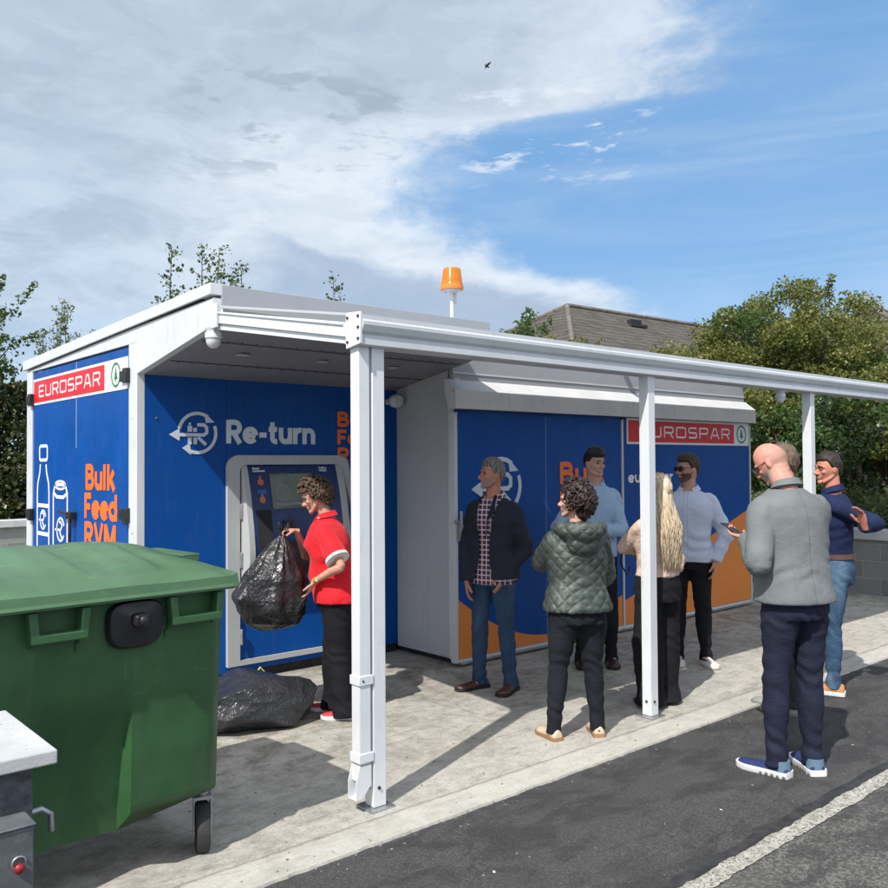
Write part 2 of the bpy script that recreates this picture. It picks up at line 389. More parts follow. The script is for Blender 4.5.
M['panel'] = simple('grey_white_cladding', (.44, .45, .48), .42, var=.05, vscale=1.4, dirt=.10)
M['post'] = simple('powder_coated_white', (.66, .685, .71), .35, var=.04, vscale=3, dirt=.22)
M['fascia'] = simple('grey_fascia_cladding', (.33, .345, .375), .42, var=.05, vscale=1.4, dirt=.12)
M['beam'] = simple('gutter_grey_white', (.56, .585, .61), .36, var=.05, vscale=2.2, dirt=.22)
M['soffit'] = simple('grey_soffit_panel', (.21, .215, .235), .5, var=.06, vscale=2)
M['hoodm'] = simple('hood_grey_white', (.60, .60, .60), .45, var=.06, vscale=3, dirt=.22)
M['blue'] = simple('printed_blue_vinyl', (.001, .066, .300), .42, var=.07, vscale=1.6, spec=.22, dirt=.10, scratch=.10, bump=.05, bscale=9)
M['navyblue'] = simple('machine_dark_blue', (.006, .028, .13), .3, var=.06)
M['orange'] = simple('printed_orange_vinyl', (.74, .235, .045), .42, var=.04, vscale=1.2)
M['orange_l'] = simple('orange_lettering', (.86, .16, .025), .45, var=.04)
M['white_l'] = simple('white_lettering', (.78, .80, .82), .45, var=.03)
M['silver_l'] = simple('pale_lettering', (.62, .68, .74), .45, var=.04)
M['red'] = simple('printed_red_vinyl', (.66, .012, .02), .4, var=.04)
M['green_l'] = simple('printed_green_vinyl', (.012, .19, .06), .4, var=.05)
M['black'] = simple('black_plastic', (.014, .014, .016), .42, var=.2, bump=.1)
M['dark'] = simple('dark_gap', (.02, .02, .022), .8, var=.3)
M['steel'] = simple('galvanised_steel', (.42, .43, .44), .38, .8, var=.15, vscale=20, dirt=.2)
M['frame'] = simple('machine_grey_white', (.43, .445, .45), .4, var=.05, vscale=2, dirt=.18)
M['bin'] = simple('green_bin_plastic', (.033, .100, .036), .44, scratch=.35, var=.20, vscale=2.2, bump=.10, bscale=160, spec=.5, dirt=.14)
M['bin_lid'] = simple('green_bin_lid_plastic', (.062, .135, .064), .46, scratch=.35, var=.16, vscale=2.5, bump=.12, bscale=140, spec=.5, dirt=.22)
M['rubber'] = simple('worn_rubber', (.03, .03, .03), .75, var=.3, bump=.3)
M['amber'] = None
mt, n, b = new_mat('amber_plastic'); n.put(b.inputs['Base Color'], (1, .30, .01, 1)); setp(n, b, rough=.15, trans=.55, sss=0.); M['amber'] = mt

def blockwork(name, bw=.44, bh=.215, c1=(.20, .205, .205), c2=(.27, .275, .27), mortar=(.36, .36, .34), axis='y'):
    mt, n, b = new_mat(name); p = n.geo(); x, y, z = n.sep(p)
    v = n.comb(y if axis == 'y' else x, z, 0)
    br = n.new('ShaderNodeTexBrick'); n.put(br.inputs['Vector'], v); br.offset = .5
    for k, q in {'Color1': c1, 'Color2': c2, 'Mortar': mortar}.items(): n.put(br.inputs[k], q)
    n.put(br.inputs['Scale'], 1.); n.put(br.inputs['Mortar Size'], .006); n.put(br.inputs['Brick Width'], bw); n.put(br.inputs['Row Height'], bh); n.put(br.inputs['Bias'], 0.)
    c = n.mix(n.math('MULTIPLY', n.rng(n.noise(p, 5, 7, .7), .45, .75), .4), br.outputs['Color'], (.12, .12, .115))
    c = n.mix(n.math('MULTIPLY', n.rng(n.noise(p, 90, 3, .6), .5, .7), .4), c, (.33, .33, .32))
    setp(n, b, color=c, rough=.92, spec=.2, normal=n.bump(n.math('ADD', n.math('MULTIPLY', br.outputs['Fac'], -1.5), n.noise(p, 110, 4, .7)), .7, .006)); return mt
M['block'] = blockwork('grey_blockwork')
M['block_x'] = blockwork('grey_blockwork_long', axis='x')
M['render'] = simple('dark_rough_render', (.085, .09, .10), .95, var=.35, vscale=30, bump=1., bscale=240)
def cap_mat():
    mt, n, b = new_mat('coping_stone'); p = n.geo()
    c = n.mix(n.rng(n.noise(p, 3.5, 7, .65), .3, .7), (.40, .415, .42), (.56, .57, .57))
    c = n.mix(n.math('MULTIPLY', n.rng(n.noise(n.vscale(p, (6, 1.3, 1), (0, 0, .6)), 2.4, 5, .6, .5), .60, .72), .45), c, (.2, .2, .2))
    c = n.mix(n.math('MULTIPLY', n.rng(n.noise(p, 34, 3, .6), .68, .72), .8), c, (.14, .14, .14))
    setp(n, b, color=c, rough=.85, spec=.3, normal=n.bump(n.noise(p, 120, 5, .7), .45, .004)); return mt
M['cap'] = cap_mat()

# ================================================================ setting
# ground to the horizon
def grass_mat(name, a=(.05, .085, .02), c_=(.10, .13, .04)):
    mt, n, b = new_mat(name); p = n.geo()
    c = n.mix(n.rng(n.noise(p, 2.2, 8, .7), .3, .7), a, c_)
    c = n.mix(n.math('MULTIPLY', n.rng(n.noise(p, 25, 5, .7), .45, .75), .6), c, (.16, .15, .07))
    setp(n, b, color=c, rough=.95, spec=.1, normal=n.bump(n.noise(p, 40, 6, .8), 1, .04)); return mt
M['grass'] = grass_mat('grass_ground')
b = MB(); b.add([(-700, -700, -.06), (900, -700, -.06), (900, 900, -.06), (-700, 900, -.06)], [(0, 1, 2, 3)])
props(b.build('ground', M['grass']), kind='structure')
b = MB(); b.add([(-40, -40, -.016), (40, -40, -.016), (40, 2.06, -.016), (-40, 2.06, -.016)], [(0, 1, 2, 3)])
props(b.build('car_park', M['old_tarmac']), kind='structure')
def ragged(x0, x1, step, y, amp, seed):
    xs = np.arange(x0, x1 + .001, step); out = []
    for x in xs:
        k = mnoise.noise(Vector((x * 5.5, seed, 0))) * .6 + mnoise.noise(Vector((x * 19, seed, 3))) * .4 + mnoise.noise(Vector((x * 55, seed, 7))) * .25
        out.append((x, y + amp * k))
    return out
e1 = ragged(-6, 14, .02, 3.165, .016, 1.); e0 = ragged(-6, 14, .02, 2.085, .018, 5.)
b = MB(); k = len(e1)
b.add([(x, y - .05 if False else y, -.012) for x, y in e0] + [(x, y + .03, -.012) for x, y in e1], [(i, i + 1, k + i + 1, k + i) for i in range(k - 1)])
props(b.build('road', M['tarmac']), kind='structure')
b = MB()
b.add([(x, y, 0) for x, y in e1] + [(x, 13.2, 0) for x, y in e1] + [(x, y - .004, -.014) for x, y in e1], [(i, i + 1, k + i + 1, k + i) for i in range(k - 1)] + [(2 * k + i, 2 * k + i + 1, i + 1, i) for i in range(k - 1)])
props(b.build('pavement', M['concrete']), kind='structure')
# worn pale line between the new and the old tarmac
def line_mat():
    mt, n, b = new_mat('worn_line'); p = n.geo()
    c = n.mix(n.rng(n.noise(p, 26, 6, .75), .35, .62), (.30, .285, .235), (.58, .565, .50))
    c = n.mix(n.rng(n.noise(p, 75, 4, .7), .54, .60), c, (.09, .088, .08))
    setp(n, b, color=c, rough=.9, normal=n.bump(n.noise(p, 90, 5, .8), 1, .01)); return mt
la = ragged(-6, 14, .012, 1.955, .020, 11.); lb = ragged(-6, 14, .012, 2.045, .022, 15.)
k = len(la); b = MB(); b.add([(x, y, -.011) for x, y in la] + [(x, y, -.011) for x, y in lb], [(i, i + 1, k + i + 1, k + i) for i in range(k - 1)])
props(b.build('road_marking', line_mat()), kind='structure')
# thin bitumen seal joint between line and new tarmac
b = MB(); b.add([(x, y - .004, -.0085) for x, y in lb] + [(x, y + .055 + .02 * mnoise.noise(Vector((x * 3, 2, 2))), -.0085) for x, y in lb], [(i, i + 1, k + i + 1, k + i) for i in range(k - 1)])
props(b.build('road_joint', simple('bitumen_seal', (.028, .028, .028), .7, var=.4, vscale=14, bump=.8, bscale=80)), kind='structure')
# bank behind the right-hand wall
b = MB(); prof = [(11.40, .55), (12.0, .72), (13.4, .98), (16, 1.1), (30, 1.2), (90, 1.2)]
nys = 60; v = []
for i in range(nys):
    y = -12 + 60 * i / (nys - 1)
    for x, z in prof: v.append((x, y, z + .05 * mnoise.noise(Vector((x, y, 0)))))
w = len(prof); b.add(v, [(i * w + j, i * w + j + 1, (i + 1) * w + j + 1, (i + 1) * w + j) for i in range(nys - 1) for j in range(w - 1)])
props(b.build('bank', M['grass']), kind='structure')

# ---- boundary walls
t = thing('boundary_wall', 'low grey blockwork wall with pale coping on the right, edging the paved yard before the green bank', 'wall', (11.27, 4, 0))
mk('block_face', lambda b: b.box(0, .215, -14, 8.9, -.1, .70), M['block'], t)
mk('coping', lambda b: [b.box(-.045, .26, -14 + i * 1.5, -14 + (i + 1) * 1.5 - .006, .70, .83) for i in range(15)], M['cap'], t, bevel=.006)
t = thing('boundary_wall', 'dark grey wall with pale coping behind the kiosk at the far left below the hedge', 'wall', (0, 12.95, 0))
mk('block_face', lambda b: b.box(-9, 11.2, 0, .22, -.1, .86), M['block_x'], t)
mk('coping', lambda b: [b.box(-9 + i * 1.2, -9 + (i + 1) * 1.2 - .006, -.05, .27, .86, .955) for i in range(16)], M['cap'], t, bevel=.006)
# pier wall in the left foreground
t = thing('pier_wall', 'low rendered wall end with thick pale stone coping in the bottom left foreground', 'wall', (0, 2.57, 0))
mk('coping', lambda b: b.box(-1.4, .789, 0, .53, .862, .902), M['cap'], t, bevel=.005)
mk('render_face', lambda b: b.box(-1.36, .735, .045, .50, -.05, .862), M['render'], t)
# hook on the wall
mk('hook', lambda b: (b.tube([(.72, .10, .705), (.775, .10, .71), (.80, .10, .69), (.802, .10, .64)], .0085), b.box(.735, .742, .08, .12, .685, .73)), M['steel'], t, smooth=40)
# metal post with red lamp-like reflector
M['greypaint'] = simple('chipped_grey_paint', (.115, .125, .135), .5, .2, var=.25, vscale=14, bump=.3, dirt=.35)
t = thing('bollard', 'dark grey square metal post with small red reflector before the rendered wall end', 'bollard', (.655, 2.497, 0))
mk('shaft', lambda b: b.box(-.058, .038, -.05, .045, -.012, .755), M['greypaint'], t, bevel=.006)
mk('top_plate', lambda b: b.box(-.062, .042, -.055, .05, .755, .762), M['greypaint'], t, bevel=.003)
rf = mk('reflector', lambda b: b.lathe([(.013, 0), (.013, -.008), (.009, -.014), (.001, -.015)], (.0, -.05, .655), 16, 'y'), simple('red_reflector', (.26, .012, .018), .45), t, smooth=50)
mk('reflector_ring', lambda b: b.tube([(.0 + .017 * math.cos(a), -.053, .668 + .017 * math.sin(a)) for a in [i * math.pi / 9 for i in range(0, 15)]], .003, 8), M['steel'], t, smooth=50)

# ================================================================ kiosk
K = thing('recycling_kiosk', 'blue and white prefabricated deposit kiosk with red signs under its canopy', 'kiosk', (2.4546, 5.4, 0))
KX, KY = 2.4546, 5.4
def kb(name, fn, mat, parent=K, **k):
    b = MB(); fn(b)
    b.v = [(x - KX, y - KY, z) for x, y, z in b.v] if parent is K else b.v
    return b.build(name, mat, parent, **k)
X0, X1, X2 = 2.4546, 4.857, 9.523; YW, YB, YF = 6.231, 8.965, 5.00
# side wall body (module one): frame posts, plinth, panels
kb('side_frame', lambda b: (b.box(X0, X0 + .06, 6.231, 6.385, .06, 2.60), b.box(X0, X0 + .06, 8.80, 8.965, .06, 2.60), b.box(X0, X0 + .06, 6.385, 8.80, .06, .15)), M['white'], bevel=.003)
kb('plinth', lambda b: (b.box(X0 + .05, X1, YW + .03, YB - .05, .0, .075), b.box(X1 + .05, X2 - .05, 5.50, YB - .05, 0, .04)), M['dark'])
for (a, c) in ((6.387, 7.578), (7.586, 8.798)):
    kb('side_door', lambda b: b.box(X0 + .012, X0 + .055, a, c, .152, 2.585), M['blue'], bevel=.002, label=None)
kb('door_seam', lambda b: b.box(X0 + .013, X0 + .05, 7.5785, 7.5855, 1.85, 2.583), M['silver_l'])
kb('back_wall', lambda b: (b.box(X0 + .01, X1, YB - .02, YB, .08, 2.6), b.box(X1, X2, YB - .02, YB, .05, 2.6)), M['panel'])
# sloping fascia on the side: a wedge from front to back
kb('side_fascia', lambda b: (b.prism([(8.965, 2.602), (6.231, 2.602), (6.231, 2.372), (5.004, 2.575), (5.004, 2.745), (8.965, 2.640)], X0 + .001, X0 + .055, 'x')), M['white'])
kb('roof_trim', lambda b: b.prism([(9.03, 2.625), (5.002, 2.765), (5.002, 2.838), (9.03, 2.715)], X0 - .022, X0 + .09, 'x'), M['white'], bevel=.003)
kb('trim_groove', lambda b: b.prism([(8.90, 2.618), (5.16, 2.752), (5.16, 2.768), (8.90, 2.632)], X0 - .006, X0 + .02, 'x'), M['dark'])
kb('front_fascia', lambda b: b.box(X0 + .056, X1 + .0, YF, YF + .04, 2.571, 2.833), M['fascia'], bevel=.003)
kb('roof', lambda b: (b.prism([(9.0, 2.69), (YF + .042, 2.815), (YF + .042, 2.77), (9.0, 2.64)], X0 + .092, X1 - .003, 'x'),
                      b.box(X1 + .003, X2, 5.46, YB, 2.60, 2.645)), M['panel'])
# soffit
kb('soffit', lambda b: b.prism([(YW - .002, 2.368), (YF + .042, 2.575), (YF + .042, 2.595), (YW - .002, 2.388)], X0 + .057, X1 - .002, 'x'), M['soffit'])
def soz(y): return 2.368 + (YW - y) / (YW - YF) * .207
def sof_details(b):
    for yy in (5.33, 5.83):
        b.prism([(yy, soz(yy) - .0025), (yy + .008, soz(yy + .008) - .0025), (yy + .008, soz(yy + .008)), (yy, soz(yy))], X0 + .08, X1 - .02, 'x')
    for i in range(22):
        x = X0 + .15 + i * .105
        for yy in (5.30, 5.86): b.lathe([(.004, soz(yy) - .005), (.004, soz(yy) + .001)], (x, yy, 0), 8)
kb('soffit_seam', sof_details, M['dark'])
for x in (2.95, 3.62, 4.3):
    kb('downlight', lambda b: (b.lathe([(.045, soz(5.56) + .002), (.047, soz(5.56) - .006), (.030, soz(5.56) - .010), (.001, soz(5.56) - .009)], (x, 5.56, 0), 20)), M['panel'], smooth=40)
# recessed blue front wall and return wall
kb('front_wall', lambda b: (b.box(X0 + .062, 3.16, YW, YW + .05, .075, 2.40), b.box(3.16, 3.164, YW + .003, YW + .05, .075, 2.40), b.box(3.164, 4.72, YW, YW + .05, .075, 2.40), b.box(4.722, X1, YW, YW + .05, .075, 2.40)), M['blue'])
[kb('bolt', lambda b: b.lathe([(.008, -.004), (.006, -.008), (.001, -.009)], (2.60, YW, z), 10, 'y'), M['steel']) for z in (2.05, .6)]
[kb('bolt', lambda b: b.lathe([(.006, -.003), (.004, -.006), (.001, -.007)], (X0 - .0, 6.31, z), 8, 'x'), M['steel']) for z in (2.05, 1.2, .4)]
kb('return_wall', lambda b: (b.box(X1 - .001, X1 + .05, 5.52, YW - .002, .055, 2.60), b.box(X1 - .004, X1, 5.80, 5.807, .055, 2.5)), M['panel'])
kb('corner_trim', lambda b: (b.box(X1 - .008, X1 + .055, 5.43, 5.518, .05, 2.42),), M['white'], bevel=.004)
[kb('bolt', lambda b: b.lathe([(.008, -.010), (.007, -.013), (.001, -.014)], (X1, 5.475, z), 10, 'x'), M['steel']) for z in (2.3, 1.9, 1.0, .35)]
kb('return_hatch', lambda b: b.box(X1 - .006, X1 - .001, 5.86, 6.16, .14, .62), M['panel'], bevel=.002)
# module two: header, doors, end
kb('header', lambda b: (b.box(X1 - .004, X2, 5.455, 5.50, 2.13, 2.636),), M['fascia'])
kb('header_seam', lambda b: (b.box(X1 + .0, X2, 5.448, 5.455, 2.462, 2.474), b.box(X1, X2, 5.440, 5.455, 2.636, 2.655)), M['white'])
kb('door_frame', lambda b: (b.box(X1 - .045, X1 - .012, 5.392, 5.452, .035, 2.13), b.box(7.062, 7.088, 5.385, 5.45, .035, 2.13), b.box(X1 - .012, X2, 5.392, 5.45, .035, .062), b.box(9.523, 9.55, 5.39, 5.45, .035, 2.13)), M['white'], bevel=.002)
kb('track', lambda b: b.box(X1, X2, 5.375, 5.455, .02, .034), M['steel'])
kb('end_wall', lambda b: b.box(X2 - .02, X2 + .003, 5.505, YB, .05, 2.60), M['panel'])
# hood
def hood(b):
    pr = [(5.455, 2.365), (5.455, 2.40), (5.445, 2.408), (5.317, 2.31), (5.313, 2.155), (5.325, 2.152), (5.329, 2.30)]
    b.prism(pr, X1 - .10, X2 + .02, 'x')
kb('hood', hood, M['hoodm'], smooth=0)
kb('hood_end', lambda b: [b.prism([(5.455, 2.38), (5.455, 2.29), (5.40, 2.155), (5.325, 2.155), (5.33, 2.29)], x, x + .01, 'x') for x in (X1 - .098,)], M['hoodm'])
kb('hood_end', lambda b: b.prism([(5.455, 2.38), (5.455, 2.29), (5.40, 2.155), (5.325, 2.155), (5.33, 2.29)], X2 + .008, X2 + .018, 'x'), M['hoodm'])
[kb('rivet', lambda b: b.lathe([(.007, -.003), (.005, -.006), (.001, -.007)], (5.2 + i * .62, 5.313, 2.25), 8, 'y'), M['steel']) for i in range(7)]
kb('hood_roller', lambda b: b.tube([(X1 - .09, 5.40, 2.22), (X1 - .02, 5.40, 2.22)], .02), M['black'])

# printed sliding doors
def zplane(y): return lambda u, v, h: (u - KX, y - h - KY, v)
def zarc(u, pts):
    for i in range(len(pts) - 1):
        if pts[i][0] <= u <= pts[i + 1][0]:
            k = (u - pts[i][0]) / (pts[i + 1][0] - pts[i][0]); return pts[i][1] * (1 - k) + pts[i + 1][1] * k
    return pts[-1][1]
def smooth_curve(pts, n=40):
    xs = [pts[0][0] + (pts[-1][0] - pts[0][0]) * i / n for i in range(n + 1)]
    co = np.polyfit([p[0] for p in pts], [p[1] for p in pts], min(4, len(pts) - 1))
    return [(x, max(.066, float(np.polyval(co, x)))) for x in xs]
for (a, c, sec, nm) in ((X1 - .008, 5.945, 0, 1), (5.951, 7.058, 0, 2), (7.092, 9.521, 1, 3)):
    yf_ = 5.40
    kb('sliding_door', lambda b: b.box(a, c, yf_, yf_ + .04, .064, 2.15), M['blue'])
crv = smooth_curve([(4.849, .56), (5.192, .342), (5.6, .19), (5.967, .127), (6.4, .17), (6.863, .312), (7.056, .37)])
for a, c in ((4.851, 5.943), (5.953, 7.056)):
    seg = [p for p in crv if a < p[0] < c]; seg = [(a, zarc(a, crv))] + seg + [(c, zarc(c, crv))]
    kb('orange_swoosh', lambda b: polyfill(b, [(a, .066)] + [(c, .066)] + seg[::-1], lambda u, v, h: (u, 5.397 - h, v)), M['orange'])
kb('orange_swoosh', lambda b: polyfill(b, [(7.094, .066), (9.519, .066), (9.519, 1.145), (8.872, .935), (8.2, .70), (7.6, .475), (7.25, .355), (7.094, .31)], lambda u, v, h: (u, 5.397 - h, v)), M['orange'])
kb('door_seam', lambda b: b.box(5.9455, 5.9505, 5.402, 5.43, .066, 2.13), M['silver_l'])
def door_hinges(b):
    for z in (2.25, 1.27): pass
# latch at left of doors
kb('door_latch', lambda b: (b.box(X1 - .055, X1 + .0, 5.372, 5.392, 1.20, 1.23), b.box(X1 - .02, X1 + .02, 5.36, 5.385, 1.05, 1.22), b.box(X1 - .02, X1 - .0, 5.345, 5.362, 1.16, 1.30)), M['steel'], bevel=.002)
# side door hardware
for (yy, zz_, dy) in ((6.40, 2.37, .10), (6.40, 1.33, .10), (8.80, 2.33, -.03), (8.80, 1.24, -.03)):
    h = kb('hinge', lambda b: (b.box(X0 - .035, X0 + .012, yy - .045, yy + .03, zz_ - .055, zz_ + .055), b.box(X0 - .02, X0 + .010, yy + .03, yy + .13, zz_ - .04, zz_ + .04)), M['black'], bevel=.006)
kb('door_handle', lambda b: (b.box(X0 - .05, X0 + .012, 7.55, 7.66, 1.25, 1.31), b.tube([(X0 - .035, 7.64, 1.29), (X0 - .06, 7.80, 1.31)], .014), b.tube([(X0 - .03, 7.60, 1.27), (X0 - .035, 7.60, 1.0)], .012), b.box(X0 - .04, X0 + .012, 7.57, 7.63, .96, 1.04)), M['black'], bevel=.004)

# ---- lettering and logos
# squared block alphabet for the sign, unit height 1, stroke s
GL = {
 'E': (.66, [[(.66, 1), (.1, 1), (0, .9), (0, .1), (.1, 0), (.66, 0)], [(.08, .5), (.58, .5)]]),
 'U': (.70, [[(0, 1), (0, .12), (.12, 0), (.58, 0), (.70, .12), (.70, 1)]]),
 'R': (.70, [[(0, -.07), (0, 1), (.60, 1), (.70, .9), (.70, .55), (.60, .44), (.08, .44)], [(.45, .36), (.70, -.07)]]),
 'O': (.76, 'O'),
 'S': (.66, [[(.66, 1), (.1, 1), (0, .9), (0, .6), (.1, .5), (.56, .5), (.66, .4), (.66, .1), (.56, 0), (0, 0)]]),
 'P': (.70, [[(0, -.07), (0, 1), (.60, 1), (.70, .9), (.70, .55), (.60, .44), (.08, .44)]]),
 'A': (.74, [[(0, -.07), (.27, 1), (.47, 1), (.74, -.07)], [(.18, .30), (.56, .30)]]),
}
def block_text(b, s_, u0, v0, hgt, total, plane, sw=.15):
    wds = [GL[c][0] for c in s_]; gap = .30; W_ = sum(wds) + gap * (len(s_) - 1); kx = total / (W_ + sw)
    x = u0 + kx * sw / 2; h = hgt * (1 - sw * .9); y0 = v0 + hgt * sw * .45
    for c, w_ in zip(s_, wds):
        g = GL[c][1]
        if g == 'O':
            ribbon(b, [(x + p[0] * kx, y0 + p[1] * h) for p in rrect(0, .76, 0, 1, .14, 3)], hgt * sw, plane, True)
        else:
            for st in g: ribbon(b, [(x + p[0] * kx, y0 + p[1] * h) for p in st], hgt * sw, plane)
        x += (w_ + gap) * kx
def spar_sign(plane0, W_, H_, parent_fn, redW):
    """plane0(u, v, h): u 0..W, v 0..H"""
    parent_fn('sign_board', lambda b: polyfill(b, [(0, 0), (W_, 0), (W_, H_), (0, H_)], plane0, .003), M['white_l'])
    up = lambda d: (lambda u, v, h: plane0(u, v, h + d))
    m_ = H_ * .085
    parent_fn('red_field', lambda b: polyfill(b, [(m_, m_), (redW, m_), (redW, H_ - m_), (m_, H_ - m_)], up(.004), .001), M['red'])
    parent_fn('sign_lettering', lambda b: block_text(b, 'EUROSPAR', m_ + redW * .085, H_ * .27, H_ * .46, redW * .86, up(.006)), M['white_l'])
    cx, cy = (redW + W_) / 2 + .0, H_ * .5; r = min((W_ - redW) * .40, H_ * .36)
    parent_fn('sign_ring', lambda b: ribbon(b, arc(cx, cy, r, 0, 360, 40)[:-1], r * .2, up(.004), True), M['green_l'])
    tr = [(0, .72), (.16, .34), (.10, .34), (.30, .0), (.20, .0), (.46, -.38), (.10, -.38), (.10, -.62), (-.10, -.62), (-.10, -.38), (-.46, -.38), (-.20, 0), (-.30, 0), (-.10, .34), (-.16, .34)]
    parent_fn('sign_tree', lambda b: polyfill(b, [(cx + p[0] * r, cy + p[1] * r) for p in tr], up(.004), .001), M['green_l'])
def pf(name, fn, mat):  # part on the kiosk given in world coordinates
    return kb(name, fn, mat)
# side sign: plane facing -X, u runs towards -Y from the far edge
sY0, sY1 = 8.782, 6.420
spar_sign(lambda u, v, h: (X0 + .0105 - h, sY0 - u, 2.276 + v), sY0 - sY1, .243, pf, (sY0 - sY1) * .795)
# front right sign
spar_sign(lambda u, v, h: (7.155 + u, 5.3975 - h, 1.885 + v), 9.515 - 7.155, .265, pf, 2.03)
def TM_front(x, y, z): return Matrix(((1, 0, 0, x - KX), (0, 0, -1, y - KY), (0, 1, 0, z), (0, 0, 0, 1)))
def TM_side(x, y, z): return Matrix(((0, 0, -1, x - KX), (-1, 0, 0, y - KY), (0, 1, 0, z), (0, 0, 0, 1)))
def bfr(word, x, z, size, sx_, mat, y=5.394, bold=.022):
    text_mesh('lettering', word, size, TM_front(x, y, z), M[mat], K, bold=bold * size, sx=sx_)
# side graphics
yb0 = X0 + .0095
for w_, z_ in (('Bulk', 1.505), ('Feed', 1.270), ('RVM', 1.035)):
    kb('lettering', lambda b: stroke_text(b, w_, 7.335 if w_ == 'Bulk' else 7.36, z_, .205, {'Bulk': .66, 'Feed': .73, 'RVM': .71}[w_], lambda u, v, h: (yb0 - h, (7.335 if w_ == 'Bulk' else 7.36) * 2 - u, v)), M['orange_l'])
sidep = lambda u, v, h: (yb0 - h, 8.80 - u, v)   # u measured from the far edge towards the camera
def R_logo(b, cx, cy, r, plane, full=True):
    w = r * .17
    ribbon(b, arc(cx, cy, r, 55, 168, 24), w, plane)                         # top arc
    ribbon(b, arc(cx, cy, r, -118, 22, 28), w, plane)                        # right-bottom arc
    a = R_(48); ex, ey = cx + r * math.cos(a), cy + r * math.sin(a)
    polyfill(b, [(ex - .30 * r, ey + .30 * r), (ex - .22 * r, ey - .22 * r), (ex + .26 * r, ey - .18 * r)], plane, .0012)
    a = R_(-122); ex, ey = cx + r * math.cos(a), cy + r * math.sin(a)
    polyfill(b, [(ex + .12 * r, ey + .34 * r), (ex - .30 * r, ey + .08 * r), (ex + .18 * r, ey - .28 * r)], plane, .0012)
    # R with its leg and long arrow to the left
    ribbon(b, [(cx - .98 * r, cy - .10 * r), (cx + .34 * r, cy - .10 * r), (cx + .50 * r, cy + .02 * r), (cx + .50 * r, cy + .28 * r), (cx + .34 * r, cy + .42 * r), (cx - .02 * r, cy + .42 * r)], w, plane)
    ribbon(b, [(cx + .02 * r, cy - .22 * r), (cx + .46 * r, cy - .60 * r)], w, plane)
    polyfill(b, [(cx - .96 * r, cy + .22 * r), (cx - 1.52 * r, cy - .10 * r), (cx - .96 * r, cy - .42 * r)], plane, .0012)
    # little bottle and can
    ribbon(b, [(cx - .42 * r, cy + .06 * r), (cx - .42 * r, cy + .36 * r)], r * .24, plane); ribbon(b, [(cx - .42 * r, cy + .39 * r), (cx - .42 * r, cy + .52 * r)], r * .11, plane)
    ribbon(b, [(cx - .42 * r, cy - .24 * r), (cx - .42 * r, cy - .58 * r)], r * .2, plane); ribbon(b, [(cx - .13 * r, cy - .24 * r), (cx - .13 * r, cy - .58 * r)], r * .2, plane)
    ribbon(b, [(cx - .14 * r, cy + .06 * r), (cx - .14 * r, cy + .26 * r)], r * .2, plane)
def bottle(b):
    p = sidep; lw = .028
    ribbon(b, rrect(.215, .445, 1.755, 1.885, .03, 3), lw, p, True)
    ribbon(b, [(.24, 1.715), (.225, 1.64), (.165, 1.54), (.15, 1.45), (.15, 1.345), (.15, .90), (.165, .84), (.20, .90), (.235, .84), (.27, .90), (.33, .84), (.36, .90), (.40, .84), (.445, .84), (.50, .90), (.50, 1.345), (.50, 1.45), (.485, 1.54), (.425, 1.64), (.41, 1.715)], lw, p)
    ribbon(b, [(.165, 1.335), (.485, 1.335)], .035, p); ribbon(b, [(.165, 1.075), (.485, 1.075)], .035, p)
    ribbon(b, arc(.325, 1.205, .085, 20, 330, 20, .085), .018, p); ribbon(b, [(.20, 1.20), (.33, 1.20), (.36, 1.24), (.33, 1.265), (.29, 1.265)], .018, p); ribbon(b, [(.30, 1.185), (.36, 1.135)], .018, p)
kb('bottle_graphic', bottle, M['white_l'])
def can(b):
    p = sidep; lw = .028
    ribbon(b, [(.66, .845), (.625, .88), (.625, 1.455), (.66, 1.51), (.70, 1.535), (.93, 1.535), (.97, 1.51), (1.005, 1.455), (1.005, .88), (.99, .84)], lw, p)
    ribbon(b, arc(.815, 1.53, .14, 0, 360, 24, .035)[:-1], .02, p, True)
    ribbon(b, [(.645, 1.455), (.72, 1.425), (.90, 1.425), (.985, 1.455)], .03, p)
    ribbon(b, arc(.825, 1.14, .10, 20, 330, 20, .10), .02, p); ribbon(b, [(.68, 1.135), (.83, 1.135), (.87, 1.175), (.83, 1.205), (.79, 1.205)], .02, p); ribbon(b, [(.80, 1.12), (.87, 1.06)], .02, p)
kb('can_graphic', can, M['white_l'])
# recessed wall: Re-turn
fp = lambda u, v, h: (u, YW - .003 - h, v)
kb('return_logo', lambda b: R_logo(b, 2.925, 1.945, .150, fp), M['silver_l'])
kb('lettering', lambda b: stroke_text(b, 'Re-turn', 3.165, 1.868, .185, .815, fp), M['silver_l'])
for w_, z_ in (('Bulk', 2.025), ('Feed', 1.87), ('RVM', 1.715)):
    kb('lettering', lambda b: stroke_text(b, w_, 4.205, z_, .127, {'Bulk': .40, 'Feed': .44, 'RVM': .42}[w_], fp), M['orange_l'])
# sliding doors
dp = lambda u, v, h: (u, 5.3955 - h, v)
kb('return_logo', lambda b: R_logo(b, 5.36, 1.50, .235, dp), M['silver_l'])
for w_, z_ in (('Bulk', 1.50), ('Feed', 1.235), ('RVM', .97)):
    kb('lettering', lambda b: stroke_text(b, w_, 6.13, z_, .205, {'Bulk': .66, 'Feed': .72, 'RVM': .70}[w_], dp), M['orange_l'])
kb('lettering', lambda b: stroke_text(b, 'eurospar', 7.17, 1.49, .115, .78, dp, .19), M['white_l'])
# wall light by the return wall
wl = kb('wall_light', lambda b: (b.lathe([(.001, -.17), (.05, -.165), (.065, -.13), (.055, -.08), (.03, -.05), (.03, .0)], (4.755, YW, 2.26), 20, 'y')), M['white'], smooth=40)

